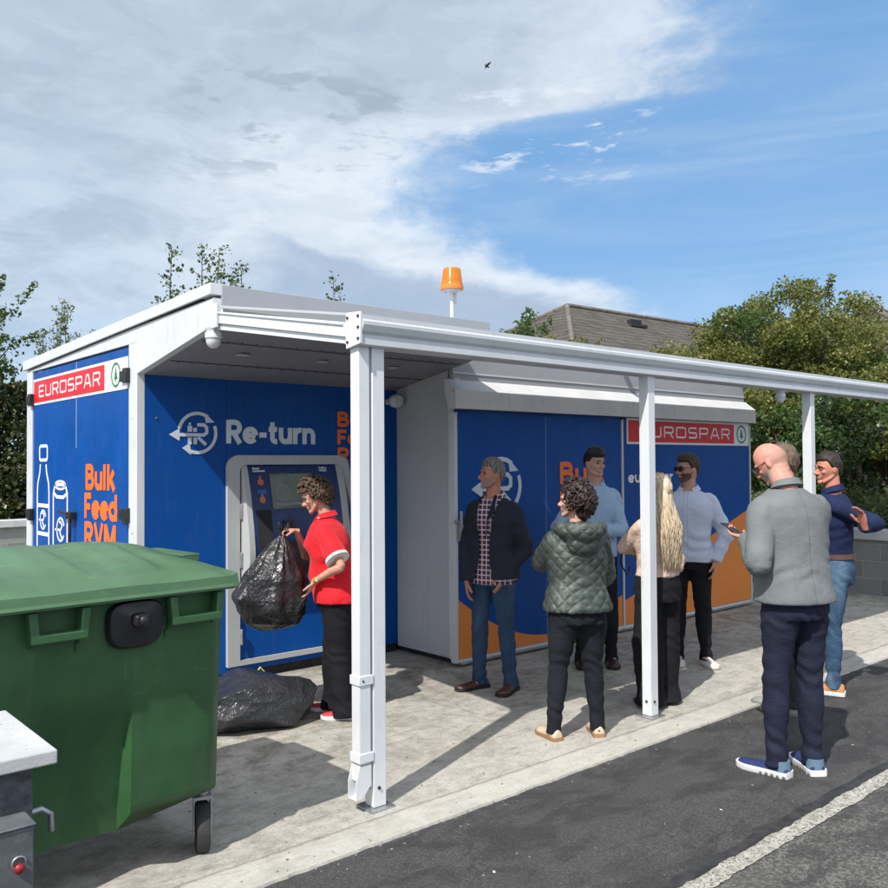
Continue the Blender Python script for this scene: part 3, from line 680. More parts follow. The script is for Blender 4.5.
# ---- reverse vending machine
RV = thing('deposit_machine', 'reverse vending machine with grey surround and dark blue screen console set in the blue wall', 'vending machine', (3.16, YW, 0))
def rv(name, fn, mat, parent=RV, **k):
    b = MB(); fn(b)
    b.v = [(x - 3.16, y - YW, z) for x, y, z in b.v]
    return b.build(name, mat, parent, **k)
# surround: rounded frame with opening
def surround(b):
    yo = YW - .035
    outer = arc(3.16 + .10, 1.775 - .10, .10, 180, 90, 8) + arc(4.31 - .12, 1.775 - .12, .12, 90, 0, 8) + [(4.41, 1.30), (4.44, .95), (4.44, .125), (3.16, .125)]
    inner = arc(3.265 + .06, 1.70 - .06, .06, 180, 90, 8) + arc(4.245 - .08, 1.70 - .08, .08, 90, 0, 8) + [(4.335, 1.30), (4.365, .95), (4.365, .165), (3.265, .165)]
    n_ = len(outer)
    fr = [(x, yo, z) for x, z in outer] + [(x, yo, z) for x, z in inner] + [(x, YW - .001, z) for x, z in outer] + [(x, YW + .02, z) for x, z in inner]
    f = []
    for i in range(n_):
        j = (i + 1) % n_
        f += [(i, j, n_ + j, n_ + i), (j, i, 2 * n_ + i, 2 * n_ + j), (n_ + i, n_ + j, 3 * n_ + j, 3 * n_ + i)]
    b.add(fr, f)
rv('surround', surround, M['frame'], smooth=30)
prof = [(1.70, .006), (1.62, .034), (1.5, .068), (1.35, .10), (1.2, .128), (1.05, .148), (.95, .152), (.86, .135), (.78, .085), (.73, .03), (.715, .0)]
def pro(z):
    zs_ = [p[0] for p in prof][::-1]; ps_ = [p[1] for p in prof][::-1]; return float(np.interp(z, zs_, ps_))
def cheek(x0, x1):
    def fn(b): b.prism([(YW - .001, prof[0][0] + .0)] + [(YW - d - .012, z) for z, d in prof] + [(YW - .001, .70)], x0, x1, 'x')
    return fn
rv('cheek', cheek(3.280, 3.335), M['frame'], bevel=.004); rv('cheek', cheek(4.175, 4.24), M['frame'], bevel=.004)
def console(b):
    rings = []
    for z, d in prof: rings.append([(3.336, YW - d, z), (4.174, YW - d, z), (4.174, YW - .001, z), (3.336, YW - .001, z)])
    b.loft(rings)
cons = rv('console', console, M['navyblue'], smooth=60)
rv('lower_door', lambda b: b.box(3.27, 4.36, YW - .012, YW - .001, .17, .70), M['blue'])
[rv('hinge', lambda b: (b.box(3.262, 3.278, YW - .052, YW - .036, z, z + .10), b.lathe([(.011, z - .01), (.011, z + .11)], (3.270, YW - .05, 0), 10)), M['steel'], bevel=.002) for z in (1.28, .9, .3)]
rv('orange_sticker', lambda b: b.box(3.272, 3.335, YW - .0155, YW - .0125, .62, .70), M['orange'])
def on_cons(u, v, h):  # panel coordinates on the sloping console face
    return (u, YW - pro(v) - h - .001, v)
def slab(b, u0, u1, v0, v1, th, n_=6):
    rings = []
    for i in range(n_ + 1):
        v = v0 + (v1 - v0) * i / n_; rings.append([on_cons(u0, v, 0), on_cons(u1, v, 0), on_cons(u1, v, th), on_cons(u0, v, th)])
    b.loft(rings)
mt, n, b_ = new_mat('screen_glass'); o = n.obj()
xx, yy, zz2 = n.sep(o)
vor = n.noise(n.vscale(o, (1, 1, 1)), 4.5, 4, .6, .6)
c = n.mix(n.rng(vor, .35, .65), (.085, .12, .115), (.17, .20, .17))
setp(n, b_, color=c, rough=.12, spec=.6); M['screen'] = mt
scr = rv('screen', lambda b: slab(b, 3.52, 3.905, 1.345, 1.625, .010), M['screen'])
rv('screen_graphic', lambda b: (ribbon(b, arc(3.62, 1.475, .062, 0, 360, 28)[:-1], .012, lambda u, v, h: (u, YW - pro(v) - .0125 - h, v), True), ribbon(b, [(3.55, 1.385), (3.62, 1.375), (3.72, 1.385), (3.86, 1.37)], .02, lambda u, v, h: (u, YW - pro(v) - .0125 - h, v))), simple('screen_graphic', (.22, .26, .22), .3))
def stick(b, v):
    if True:
        polyfill(b, arc(3.435, v, .027, 0, 360, 16)[:-1], lambda u, w_, h: (u, YW - pro(w_) - .002 - h, w_), .002)
        ribbon(b, [(3.435, v + .022), (3.435, v + .05)], .018, lambda u, w_, h: (u, YW - pro(w_) - .002 - h, w_))
SO = simple('sticker_orange', (.55, .17, .08), .5)
for v in (1.56, 1.42): rv('sticker', lambda b: stick(b, v), SO)
rv('info_sticker', lambda b: slab(b, 3.40, 3.475, 1.465, 1.50, .003, 2), simple('sticker_blue', (.03, .12, .42), .5))
for tx, xx0, zz0 in (('Insert', 3.37, 1.665), ('containers', 3.37, 1.645), ('Collect', 3.99, 1.665), ('receipt', 3.99, 1.645)):
    t_ = text_mesh('small_print', tx, .026, Matrix(((1, 0, 0, xx0 - 3.16), (0, 0, -1, -pro(zz0) - .018), (0, 1, 0, zz0 - .003), (0, 0, 0, 1))), M['white_l'], RV, bold=.0006)
rv('card_reader', lambda b: (slab(b, 3.60, 3.70, 1.17, 1.25, .02), slab(b, 3.615, 3.635, 1.185, 1.235, .028), slab(b, 3.66, 3.68, 1.185, 1.235, .028)), M['black'])
rv('receipt_slot', lambda b: (slab(b, 3.98, 4.11, 1.50, 1.53, .006, 2), slab(b, 3.98, 4.11, 1.40, 1.45, .02, 2)), M['black'])
rv('feed_opening', lambda b: slab(b, 3.37, 3.50, 1.02, 1.34, .004, 6), M['dark'])
rv('feed_opening', lambda b: slab(b, 3.62, 4.12, .80, 1.08, .004, 6), M['dark'])

# ================================================================ canopy
CP = thing('canopy', 'white steel lean-to canopy with gutter beam on square posts in front of the kiosk', 'canopy', (2.545, 3.461, 0))
cx0, cy0 = 2.545, 3.461
def cp(name, fn, mat=None, parent=CP, **k):
    b = MB(); fn(b); b.v = [(x - cx0, y - cy0, z) for x, y, z in b.v]; return b.build(name, mat or M['post'], parent, **k)
XE = 11.95
for i in range(5):
    px = 2.545 + i * 2.281
    p_ = cp('post', lambda b: b.box(px, px + .075, 3.461, 3.536, .012, 2.30), bevel=.003)
    cp('base_plate', lambda b: (b.box(px - .035, px + .11, 3.43, 3.57, .0, .010),), M['steel'], bevel=.002)
    cp('post_bolt', lambda b: b.lathe([(.009, -.001), (.008, -.007), (.001, -.008)], (px + .03, 3.461, .105), 10, 'y'), M['dark'])
    cp('post_bolt', lambda b: b.lathe([(.009, -.001), (.008, -.007), (.001, -.008)], (px, 3.50, .105), 10, 'x'), M['dark'])
# gutter beam along the front: moulded profile in (y, z)
gut = [(y, 2.278 + (z - 2.278) * .86) for y, z in [(3.44, 2.278), (3.425, 2.285), (3.425, 2.318), (3.436, 2.326), (3.436, 2.345), (3.418, 2.36), (3.405, 2.395), (3.405, 2.415), (3.413, 2.425), (3.413, 2.452), (3.428, 2.455), (3.428, 2.440), (3.545, 2.440), (3.56, 2.455), (3.56, 2.30), (3.545, 2.278)]]
cp('gutter_beam', lambda b: b.prism(gut, 2.455, XE, 'x'), M['beam'], smooth=20)
# side rafters and sheet
def rafter(b, x0, x1, y0, y1, z0, z1, h): b.prism([(y0, z0), (y1, z1), (y1, z1 + h), (y0, z0 + h)], x0, x1, 'x')
cp('side_rafter', lambda b: (rafter(b, 2.456, 2.500, 3.562, 4.985, 2.335, 2.585, .072), rafter(b, 2.447, 2.455, 3.58, 4.985, 2.395, 2.645, .012), rafter(b, 2.47, 2.485, 3.562, 4.985, 2.30, 2.545, .034)), smooth=20)
for i in range(1, 6):
    px = min(2.545 + i * 2.281, XE - .06)
    cp('rafter', lambda b: rafter(b, px + .01, px + .06, 3.562, 4.985 if px < 4.86 else 5.452, 2.34, 2.585 if px < 4.86 else 2.672, .05))
cp('wall_rail', lambda b: (b.box(2.50, X1, 4.962, 4.998, 2.625, 2.675), b.box(X1 + .003, XE, 5.12, 5.17, 2.655, 2.70)))
def sheet(b):
    b.prism([(3.50, 2.432), (4.96, 2.678), (4.96, 2.690), (3.50, 2.444)], 2.458, X1 + .02, 'x')
    b.prism([(3.50, 2.432), (5.19, 2.717), (5.19, 2.729), (3.50, 2.444)], X1 + .021, XE, 'x')
mt, n, b_ = new_mat('opal_roof_sheet'); setp(n, b_, color=(.62, .63, .64), rough=.45)
tr_ = n.new('ShaderNodeBsdfTranslucent'); tr_.inputs[0].default_value = (.75, .77, .8, 1)
mx = n.new('ShaderNodeMixShader'); mx.inputs[0].default_value = .46
out_ = [q for q in n.n if q.type == 'OUTPUT_MATERIAL'][0]
n.l.new(b_.outputs[0], mx.inputs[1]); n.l.new(tr_.outputs[0], mx.inputs[2]); n.l.new(mx.outputs[0], out_.inputs[0]); M['sheet'] = mt
cp('roof_sheet', sheet, M['sheet'])
# corner bracket
cp('corner_bracket', lambda b: (b.prism([(3.415, 2.285), (3.535, 2.268), (3.535, 2.448), (3.415, 2.44)], 2.440, 2.4535, 'x'),), bevel=.002)
[cp('bracket_bolt', lambda b: b.lathe([(.0075, 0), (.0065, -.006), (.001, -.007)], (2.440, y, z), 10, 'x'), M['dark']) for y, z in ((3.43, 2.31), (3.43, 2.42), (3.52, 2.30), (3.52, 2.42), (3.43, 2.365))]
cp('wall_bracket', lambda b: (b.box(2.438, 2.4525, 4.93, 4.999, 2.55, 2.70),), bevel=.002)
# downpipe on the first post
def pipe(b):
    b.box(2.462, 2.530, 3.462, 3.532, .235, 2.31)
cp('downpipe', pipe, bevel=.005)
[cp('pipe_clip', lambda b: b.box(2.456, 2.541, 3.456, 3.538, z, z + .045), bevel=.002) for z in (.62, .245)]
cp('clip_screw', lambda b: [b.lathe([(.006, 0), (.005, -.003), (.001, -.004)], (2.48, 3.456, z + .022), 8, 'y') for z in (.62,)], M['dark'])
def shoe_(b):
    # open outlet turned towards the kerb side
    o_ = [(2.462, .232), (2.530, .232), (2.530, .13), (2.475, .075), (2.44, .072), (2.44, .155)]
    b.prism(o_, 3.462, 3.468, 'y'); b.prism(o_, 3.526, 3.532, 'y')
    b.box(2.462, 2.468, 3.468, 3.526, .155, .232)
    b.add([(2.530, 3.468, .232), (2.530, 3.526, .232), (2.530, 3.526, .13), (2.530, 3.468, .13), (2.475, 3.526, .075), (2.475, 3.468, .075), (2.44, 3.526, .072), (2.44, 3.468, .072)], [(0, 1, 2, 3), (3, 2, 4, 5), (5, 4, 6, 7)])
cp('pipe_shoe', shoe_)

# ================================================================ fittings
def dome(loc, label, ceil=True, s=1.):
    t = thing('security_camera', label, 'camera', loc)
    mk('mount', lambda b: b.lathe([(.05 * s, 0), (.052 * s, -.012 * s), (.042 * s, -.03 * s)], seg=24), M['white'], t, smooth=40)
    mk('housing', lambda b: b.lathe([(.040 * s, -.03 * s), (.050 * s, -.042 * s), (.052 * s, -.075 * s), (.047 * s, -.08 * s)], seg=24), M['white'], t, smooth=40)
    mk('dome', lambda b: b.lathe([(.046 * s, -.08 * s), (.045 * s, -.1 * s), (.036 * s, -.122 * s), (.02 * s, -.136 * s), (.001, -.14 * s)], seg=24), M['white'], t, smooth=60)
    mk('lens_band', lambda b: b.lathe([(.0475 * s, -.078 * s), (.0478 * s, -.083 * s)], seg=24), M['steel'], t)
    return t
dome((2.475, 5.045, 2.572), 'white dome camera hanging under the front left corner of the kiosk roof', s=1.0)
dome((6.68, 3.50, 2.278), 'small white dome camera under the gutter beam between the second and third posts', s=.75)
BC = thing('warning_beacon', 'amber rotating beacon on a short white pole above the kiosk roof', 'beacon', (4.98, 5.6, 2.645))
mk('pole', lambda b: b.tube([(0, 0, 0), (0, 0, .545)], .017, 14), M['post'], BC, smooth=40)
mk('mount', lambda b: (b.lathe([(.03, .535), (.085, .548), (.085, .56), (.03, .562)], seg=24), [b.lathe([(.010, .53), (.010, .55)], (.06 * math.cos(a), .06 * math.sin(a), 0), 8) for a in (0.5, 2.6, 4.7)], b.tube([(.03, -.01, .54), (.032, -.01, .44)], .012, 8)), M['white'], BC, smooth=30)
mk('base_ring', lambda b: b.lathe([(.10, .56), (.102, .575), (.098, .605), (.03, .606)], seg=32), simple('amber_ring', (.75, .22, .03), .35), BC, smooth=40)
mk('lens', lambda b: b.lathe([(.0985, .606), (.093, .62), (.078, .735), (.07, .748), (.001, .75)], seg=32), M['amber'], BC, smooth=40)
mk('bulb', lambda b: (b.sphere((.02, 0, .67), (.022, .022, .03)), b.tube([(.0, 0, .608), (.0, 0, .65)], .014)), simple('bulb_glass', (.9, .6, .2), .15), BC, smooth=80)
mk('mirror', lambda b: b.box(-.04, -.034, -.04, .04, .615, .72), M['steel'], BC)
# lamp post far behind on the left
r_ = Vector((10.3, 21.6, 0))
LPx = thing('street_lamp', 'slim far off street lamp poking up behind the kiosk roof among treetops', 'lamp post', (10.1, 21.2, 0), R_(-130))
mk('pole', lambda b: b.tube([(0, 0, -.06), (0, 0, 5.9), (0, .03, 6.05), (0, .16, 6.13), (0, .38, 6.15)], [.06, .04, .035, .03, .03], 10), M['greypaint'], LPx, smooth=60)
mk('lamp_head', lambda b: b.box(-.07, .07, .34, .72, 6.12, 6.18), M['greypaint'], LPx, bevel=.02)
# bird high in the sky
BD = mk('bird', lambda b: (b.sphere((0, 0, 0), (.06, .17, .055), 12, 8), b.sphere((0, .17, .02), (.035, .045, .035), 10, 6),
        b.add([(0, .07, .03), (-.12, .05, .10), (-.33, -.08, .16), (-.14, -.09, .07), (0, -.05, .02), (0, .07, .015), (-.12, .05, .085), (-.33, -.08, .15), (-.14, -.09, .055), (0, -.05, .005)], [(0, 1, 2, 3, 4), (9, 8, 7, 6, 5), (0, 5, 6, 1), (1, 6, 7, 2), (2, 7, 8, 3), (3, 8, 9, 4)]),
        b.add([(0, .07, .03), (.1, .05, .04), (.20, -.08, -.10), (.12, -.09, .0), (0, -.05, .02), (0, .07, .015), (.1, .05, .025), (.20, -.08, -.115), (.12, -.09, -.015), (0, -.05, .005)], [(4, 3, 2, 1, 0), (5, 6, 7, 8, 9), (1, 6, 5, 0), (2, 7, 6, 1), (3, 8, 7, 2), (4, 9, 8, 3)]),
        b.add([(-.03, -.13, 0), (.03, -.13, 0), (.07, -.27, .01), (-.07, -.27, .01), (0, -.2, .03)], [(0, 1, 2, 3), (0, 4, 1), (1, 4, 2), (2, 4, 3), (3, 4, 0)])), simple('black_feathers', (.01, .01, .012), .6), None, smooth=60)
props(BD, 'single black bird flying high in front of the pale cloud', 'bird')
_bd = (_F2 + _R3 * ((487 - 444) / 865.6) - _U3 * ((66 - 444) / 865.6)) * 52
BD.location = Vector((0, 0, CAM_H)) + _bd; BD.rotation_euler = (0, .3, 1.9)

# ================================================================ wheelie bin
def rr_ring(x0, x1, y0, y1, r, z, n=5, cols=None):
    """rounded rectangle ring, front side (-y) split at the given columns"""
    ring = []
    ring += [(x1 - r + r * math.cos(R_(a)), y0 + r - r * math.sin(R_(a)), z) for a in [90 * (1 - i / n) for i in range(n + 1)]][0:]   # front right corner (from -y to +x)
    ring += [(x1 - r + r * math.cos(R_(a)), y1 - r + r * math.sin(R_(a)), z) for a in [90 * i / n for i in range(n + 1)]]
    ring += [(x0 + r + r * math.cos(R_(a)), y1 - r + r * math.sin(R_(a)), z) for a in [90 + 90 * i / n for i in range(n + 1)]]
    ring += [(x0 + r + r * math.cos(R_(a)), y0 + r + r * math.sin(R_(a)), z) for a in [180 + 90 * i / n for i in range(n + 1)]]
    for c in (cols or []): ring.append((c, y0, z))
    return ring
BN = thing('wheelie_bin', 'large green four wheeled bin with ridged lid standing on the concrete in the left foreground', 'bin', (1.14, 3.44, 0), R_(3.5))
cols = [-.45, -.30, -.215, -.195, -.12, -.04, .04, .12, .195, .215, .30, .45]
def bin_body(b):
    rings = []
    for z in np.linspace(.21, 1.17, 25):
        k = (z - .21) / .96
        hx0 = -.60 - .05 * k ; hx1 = .640 + .002 * k
        y0 = .055 * (1 - k); y1 = .86 + .08 * k
        ring = rr_ring(hx0, hx1, y0, y1, .10 - .02 * k, z, 5, cols)
        out = []
        for (x, y, zz_) in ring:
            if y < .3:
                t = max(0, min(1, (.80 - z) / .52))
                if abs(x) < .205: y += .085 * t * (1 - (x / .24) ** 2 * .25); 
                elif x > 0 or x < 0: y -= .012 * t if y < .1 else 0
            out.append((x, y, zz_))
        rings.append(out)
    b.loft(rings)
def shape_bottom(o):
    me = o.data
    for v in me.vertices:
        if v.co.z < .36 and v.co.x > .20: v.co.z = max(v.co.z, .292)
    return o
bb = mk('body', bin_body, M['bin'], BN, smooth=28); shape_bottom(bb)
mk('rim', lambda b: (b.loft([rr_ring(-.675, .645, -.03, .965, .09, 1.165, 5, cols), rr_ring(-.675, .645, -.03, .965, .09, 1.205, 5, cols), rr_ring(-.66, .635, -.015, .95, .08, 1.215, 5, cols)])), M['bin'], BN, smooth=30)
def handle_frame(b, x0, x1):
    z1, z0, y = 1.165, 1.045, -.045
    b.prism([(x0, z1), (x0 + .012, z0), (x1 - .012, z0), (x1, z1), (x1 - .035, z1), (x1 - .04, z0 + .035), (x0 + .04, z0 + .035), (x0 + .035, z1)], y - .02, y + .025, 'y')
    for xx in (x0 + .018, x1 - .03): b.prism([(y + .02, z0), (.045, z0 - .05), (.045, z1), (y + .02, z1)], xx, xx + .012, 'x')
mk('lift_handle', lambda b: handle_frame(b, -.21, .02 + .0), M['bin'], BN, bevel=.006) if False else None
for x0, x1 in ((-.60, -.44), (-.215, .015), (.335, .585)):
    mk('lift_handle', lambda b: handle_frame(b, x0, x1), M['bin'], BN, bevel=.006)
mk('rib', lambda b: [b.prism([(.03, 1.04), (-.002, 1.02), (.045, .86)], x, x + .012, 'x') for x in (-.02, .345, -.455)], M['bin'], BN)
# oval black plug
def plug(b):
    rings = []
    for (s, y) in ((1, .03), (1, -.012), (.92, -.03), (.55, -.036), (.30, -.045), (.28, -.075), (.22, -.085), (.02, -.086)):
        rings.append([(x * s, y, z * s + (1 - s) * .01) for x, z in [(.135 * math.copysign(abs(math.cos(t)) ** .62, math.cos(t)), (.115 if math.sin(t) < 0 else .075) * math.copysign(abs(math.sin(t)) ** .62, math.sin(t))) for t in [2 * math.pi * i / 32 for i in range(32)]]])
    b.loft(rings)
pg = mk('drain_plug', plug, M['black'], BN, smooth=35); pg.location = (.212, 0, 1.085); pg.scale = (.88, 1, 1)
mk('plug_screw', lambda b: b.sphere((0, -.088, 0), (.022, .012, .022)), M['black'], pg, smooth=50)
# lid
def lid(b):
    nx, ny = 61, 31; vt = []
    for j in range(ny):
        for i in range(nx):
            u = i / (nx - 1) * 2 - 1; w = j / (ny - 1)
            x = -.025 + u * .668; y = -.065 + w * 1.06
            e = max(0, abs(u) - .74) / .26
            rise = .095 * min(1, w / .62) ** .8 - (.02 * max(0, (w - .85) / .15))
            z = 1.235 + rise * (1 - .62 * e ** 1.3)
            # pressed panels and ribs
            for c in (-.46, 0, .46):
                d = abs(u - c)
                if d < .15 and .12 < w < .80: z += .016 * min(1, (.15 - d) / .05) * min(1, (w - .12) / .06) * min(1, (.80 - w) / .06)
            if w < .16 and abs(u) < .97: z -= .010 * (1 - w / .16)
            z += .004 * mnoise.noise(Vector((x * 4, y * 4, 0)))
            vt.append((x, y, z))
    f = [(j * nx + i, j * nx + i + 1, (j + 1) * nx + i + 1, (j + 1) * nx + i) for j in range(ny - 1) for i in range(nx - 1)]
    border = [i for i in range(nx)] + [j * nx + nx - 1 for j in range(1, ny)] + [(ny - 1) * nx + i for i in range(nx - 2, -1, -1)] + [j * nx for j in range(ny - 2, 0, -1)]
    k = len(vt); 
    for q in border: x, y, z = vt[q]; vt.append((x + (.008 if x > .6 else (-.008 if x < -.6 else 0)), y - (.008 if y < 0 else 0), 1.178))
    nb = len(border)
    for i in range(nb): f.append((border[(i + 1) % nb], border[i], k + i, k + (i + 1) % nb))
    b.add(vt, f)
    b.add([], [])
mk('lid', lid, M['bin_lid'], BN, smooth=32)
mk('lid_flange', lambda b: b.loft([rr_ring(-.71, .665, -.085, 1.01, .06, 1.172, 5), rr_ring(-.715, .67, -.09, 1.015, .06, 1.182, 5), rr_ring(-.71, .665, -.085, 1.01, .06, 1.192, 5)]), M['bin_lid'], BN, smooth=30)
mk('lid_grip', lambda b: (b.box(.61, .70, .36, .78, 1.272, 1.284), [b.box(.61, .695, .36 + i * .06, .366 + i * .06, 1.225, 1.272) for i in range(8)]), M['bin_lid'], BN, bevel=.004)
for x in (-.5, -.1, .35): mk('lid_hinge', lambda b: b.tube([(x, 1.0, 1.20), (x + .14, 1.0, 1.20)], .022), M['bin'], BN, smooth=40)
for s in (-1,): mk('trunnion', lambda b: b.tube([(s * .60, .45, 1.08), (s * .70, .45, 1.08)], .022, 14), M['bin'], BN, smooth=40)
def caster(x, y, ang):
    c = thing('caster', None, None, (x, y, 0), ang); c.parent = BN; c.location = (x, y, 0)
    mk('tyre', lambda b: b.lathe([(.064, -.028), (.103, -.028), (.109, -.018), (.109, .018), (.103, .028), (.064, .028)], (0, 0, .096), 36, 'x'), M['rubber'], c, smooth=35)
    mk('hub', lambda b: (b.lathe([(.001, -.019), (.058, -.017), (.0605, 0), (.058, .017), (.001, .019)], (0, 0, .096), 28, 'x'), b.tube([(-.035, 0, .096), (.035, 0, .096)], .012, 10)), simple('hub_metal', (.22, .21, .19), .55, .3, dirt=.5), c, smooth=35)
    mk('fork', lambda b: ([b.prism([(-.028, .065), (.028, .065), (.055, .225), (-.02, .225)], s * .036 - .003, s * .036 + .003, 'x') for s in (-1, 1)], b.box(-.040, .040, -.03, .06, .222, .236), b.lathe([(.03, .236), (.03, .280)], (0, .02, 0), 16), b.box(-.05, .05, -.04, .08, .280, .290)), M['steel'], c, bevel=.002)
for x, y, a in ((.60, .16, -.42), (-.52, .20, .3), (.58, .72, .2), (-.52, .72, .1)): caster(x, y, a)
mk('wheel_brake', lambda b: b.box(-.62, -.50, .10, .16, .20, .225), M['steel'], BN)

# ================================================================ refuse sacks
def sack_mat(name, col, r0):
    mt, n, b = new_mat(name); o = n.obj()
    vo = n.new('ShaderNodeTexVoronoi', feature='F1'); n.put(vo.inputs['Vector'], n.mix(.25, o, n.noise(o, 5, 4, .6, 0, 1))); n.put(vo.inputs['Scale'], 9)
    v2 = n.new('ShaderNodeTexVoronoi', feature='F1'); n.put(v2.inputs['Vector'], n.mix(.2, n.vscale(o, (1, 1.6, .6)), n.noise(o, 9, 4, .6, 0, 1))); n.put(v2.inputs['Scale'], 22)
    setp(n, b, color=col, spec=.55)
    n.put(b.inputs['Roughness'], n.rng(n.noise(o, 12, 4), .3, .7, r0, r0 + .18))
    ds = n.noise(n.vscale(o, (1, 1, .22)), 18, 5, .6, 1.4)
    rd = n.math('ABSOLUTE', n.math('SUBTRACT', n.noise(n.vscale(o, (1, 1, .8)), 11, 3, .5, 1.8), .5)); rd = n.math('POWER', n.math('ADD', rd, .001), .55)
    h = n.math('ADD', n.math('MULTIPLY', vo.outputs['Distance'], .35), n.math('ADD', n.math('MULTIPLY', v2.outputs['Distance'], .10), n.math('MULTIPLY', rd, .9)))
    setp(n, b, normal=n.bump(n.math('ADD', h, n.math('MULTIPLY', ds, .45)), .55, .02)); return mt
class Poly:
    """crumpled bag: the polar distance to a set of random tangent planes gives flat facets with creases"""
    def __init__(s, n_, seed, jit=.12):
        rng = random.Random(seed); s.P = []
        for _ in range(n_):
            u = Vector((rng.gauss(0, 1), rng.gauss(0, 1), rng.gauss(0, 1))).normalized(); s.P.append((u, 1 + rng.uniform(-jit, jit)))
    def r(s, u):
        return min((d / max(u.dot(n_), .05) for n_, d in s.P), default=1)
SH = -.05
PH = Poly(50, 4, .10); PH2 = Poly(190, 9, .05)
def held_sack(b):
    ns, nr = 120, 70; rings = []
    for j in range(nr):
        t = j / (nr - 1); ring = []
        z = .02 - t * .62
        Rr_ = .018 + .215 * (math.sin(math.pi * min(1, t * 1.02) ** .80 * .62)) ** 1.15 if t < .95 else .0
        prof_r = np.interp(t, [0, .03, .10, .25, .45, .65, .80, .90, .96, 1], [.022, .02, .055, .125, .19, .215, .205, .165, .10, .01])
        for i in range(ns):
            a = 2 * math.pi * i / ns
            pl = (math.sin(a * 17 + 2 * mnoise.noise(Vector((math.cos(a) * 2, math.sin(a) * 2, t * 2)))) * .5 + math.sin(a * 9 + 1.3) * .5)
            r = prof_r * (1 + .10 * pl * max(0, 1 - t * 1.5) + .07 * mnoise.noise(Vector((math.cos(a) * 1.6, math.sin(a) * 1.6, t * 4))))
            p = Vector((math.cos(a) * r * 1.12, math.sin(a) * r * .92, z))
            k = min(1, max(0, (t - .18) * 2))
            uu = Vector((math.cos(a) * r, math.sin(a) * r, (z + .36) * .7)); uu = uu.normalized() if uu.length > 1e-5 else Vector((0, 0, 1))
            r2 = k * ((min(1.3, PH.r(uu)) - 1.04) * .24 + (min(1.25, PH2.r(uu)) - 1.04) * .20) + k * .012 * mnoise.noise(Vector((math.cos(a) * 5, math.sin(a) * 5, t * 3)))
            p += Vector((math.cos(a), math.sin(a), 0)) * r2
            ring.append(p + Vector((SH * t ** 1.1, 0, 0)))
        rings.append(ring)
    b.loft(rings)
    # gathered neck tuft above the grip
    for i in range(16):
        a = i * .41; q = Vector((math.cos(a), math.sin(a), 0))
        b.tube([q * .010 + Vector((0, 0, .0)), q * .018 + Vector((0, 0, .035)), q * .04 + Vector((0, 0, .07 + .02 * math.sin(a * 3)))], [.007, .005, .003], 6)
M['sack'] = sack_mat('black_sack', (.012, .012, .014), .22)
hs = mk('refuse_sack', held_sack, M['sack'], None, smooth=24)
props(hs, 'full black bin bag gripped at its neck and held up by the woman in red', 'bin bag')
PF = Poly(44, 21, .12); PF2 = Poly(210, 5, .055)
def floor_sack(b, L, W_, H_, seed):
    ns, nr = 170, 100; rings = []
    for j in range(nr):
        t = math.pi * (j + .3) / (nr - .4); ring = []
        for i in range(ns):
            a = 2 * math.pi * i / ns
            x = -math.cos(t); s = math.sin(t) ** .62
            y = math.cos(a) * s; z = math.sin(a) * s
            z = z if z > 0 else z * .9
            p = Vector((x * L * .5, y * W_ * .5, z * H_ * .5))
            nrm = Vector((x * .5, y, z)).normalized() if (abs(x) + abs(y) + abs(z)) > 0 else Vector((0, 0, 1))
            uu = Vector((x, y, z)).normalized()
            p = p * (.0 + 1.0 * min(1.4, PF.r(uu))) * (.25 + .75 * min(1.25, PF2.r(uu)))*.93
            p += nrm * (.035 * mnoise.noise(Vector((x * 1.4 + seed, y * 1.4, z))))
            p.z += H_ * .5 * (1 - .25 * x * x)
            p.z = max(.004, p.z - .055)
            ring.append(p)
        rings.append(ring)
    b.loft(rings)
M['sack_g'] = sack_mat('grey_black_sack', (.028, .029, .032), .20)
fs = mk('refuse_sack', lambda b: floor_sack(b, .84, .66, .40, 2.), M['sack_g'], None, smooth=19)
props(fs, 'dark grey shiny bin bag lying on the concrete between the green bin and the kiosk', 'bin bag')
fs.location = (2.81, 5.16, 0); fs.rotation_euler = (0, 0, R_(-12))
hb = thing('hand_basket', 'pale yellow looped carrying handle standing up behind the bin bag on the ground', 'bag', (3.12, 5.62, 0))
mk('handle', lambda b: b.tube([(-.045, 0, .0), (-.048, 0, .10), (-.035, 0, .20), (0, 0, .235), (.035, 0, .20), (.048, 0, .10), (.045, 0, .0)], .007, 10), simple('yellow_rope', (.60, .55, .28), .7, var=.2), hb, smooth=60)
mk('bag', lambda b: b.loft([rr_ring(-.12, .12, -.06, .06, .03, z, 3) for z in (.0, .012)]), simple('yellow_cloth', (.42, .42, .33), .8, var=.2), hb, smooth=40)

# ================================================================ foliage
def leaf_mat(name, stops, rough=.5, transl=.35):
    mt, n, b = new_mat(name)
    g = n.new('ShaderNodeNewGeometry'); c = n.ramp(g.outputs['Random Per Island'], stops)
    c = n.mix(n.math('MULTIPLY', n.rng(n.noise(n.geo(), .9, 4, .6), .35, .65), .45), c, n.mix(.5, c, tuple(stops[0][1])))
    setp(n, b, color=c, rough=rough, spec=.35)
    t_ = n.new('ShaderNodeBsdfTranslucent'); n.put(t_.inputs[0], n.mix(.5, c, (.16, .22, .03)))
    mx = n.new('ShaderNodeMixShader'); mx.inputs[0].default_value = transl
    o_ = [q for q in n.n if q.type == 'OUTPUT_MATERIAL'][0]
    n.l.new(b.outputs[0], mx.inputs[1]); n.l.new(t_.outputs[0], mx.inputs[2]); n.l.new(mx.outputs[0], o_.inputs[0]); return mt
L_OLIVE = leaf_mat('olive_leaves', [(0, (.085, .10, .025)), (.45, (.15, .17, .038)), (.8, (.215, .215, .06)), (1, (.29, .265, .09))])
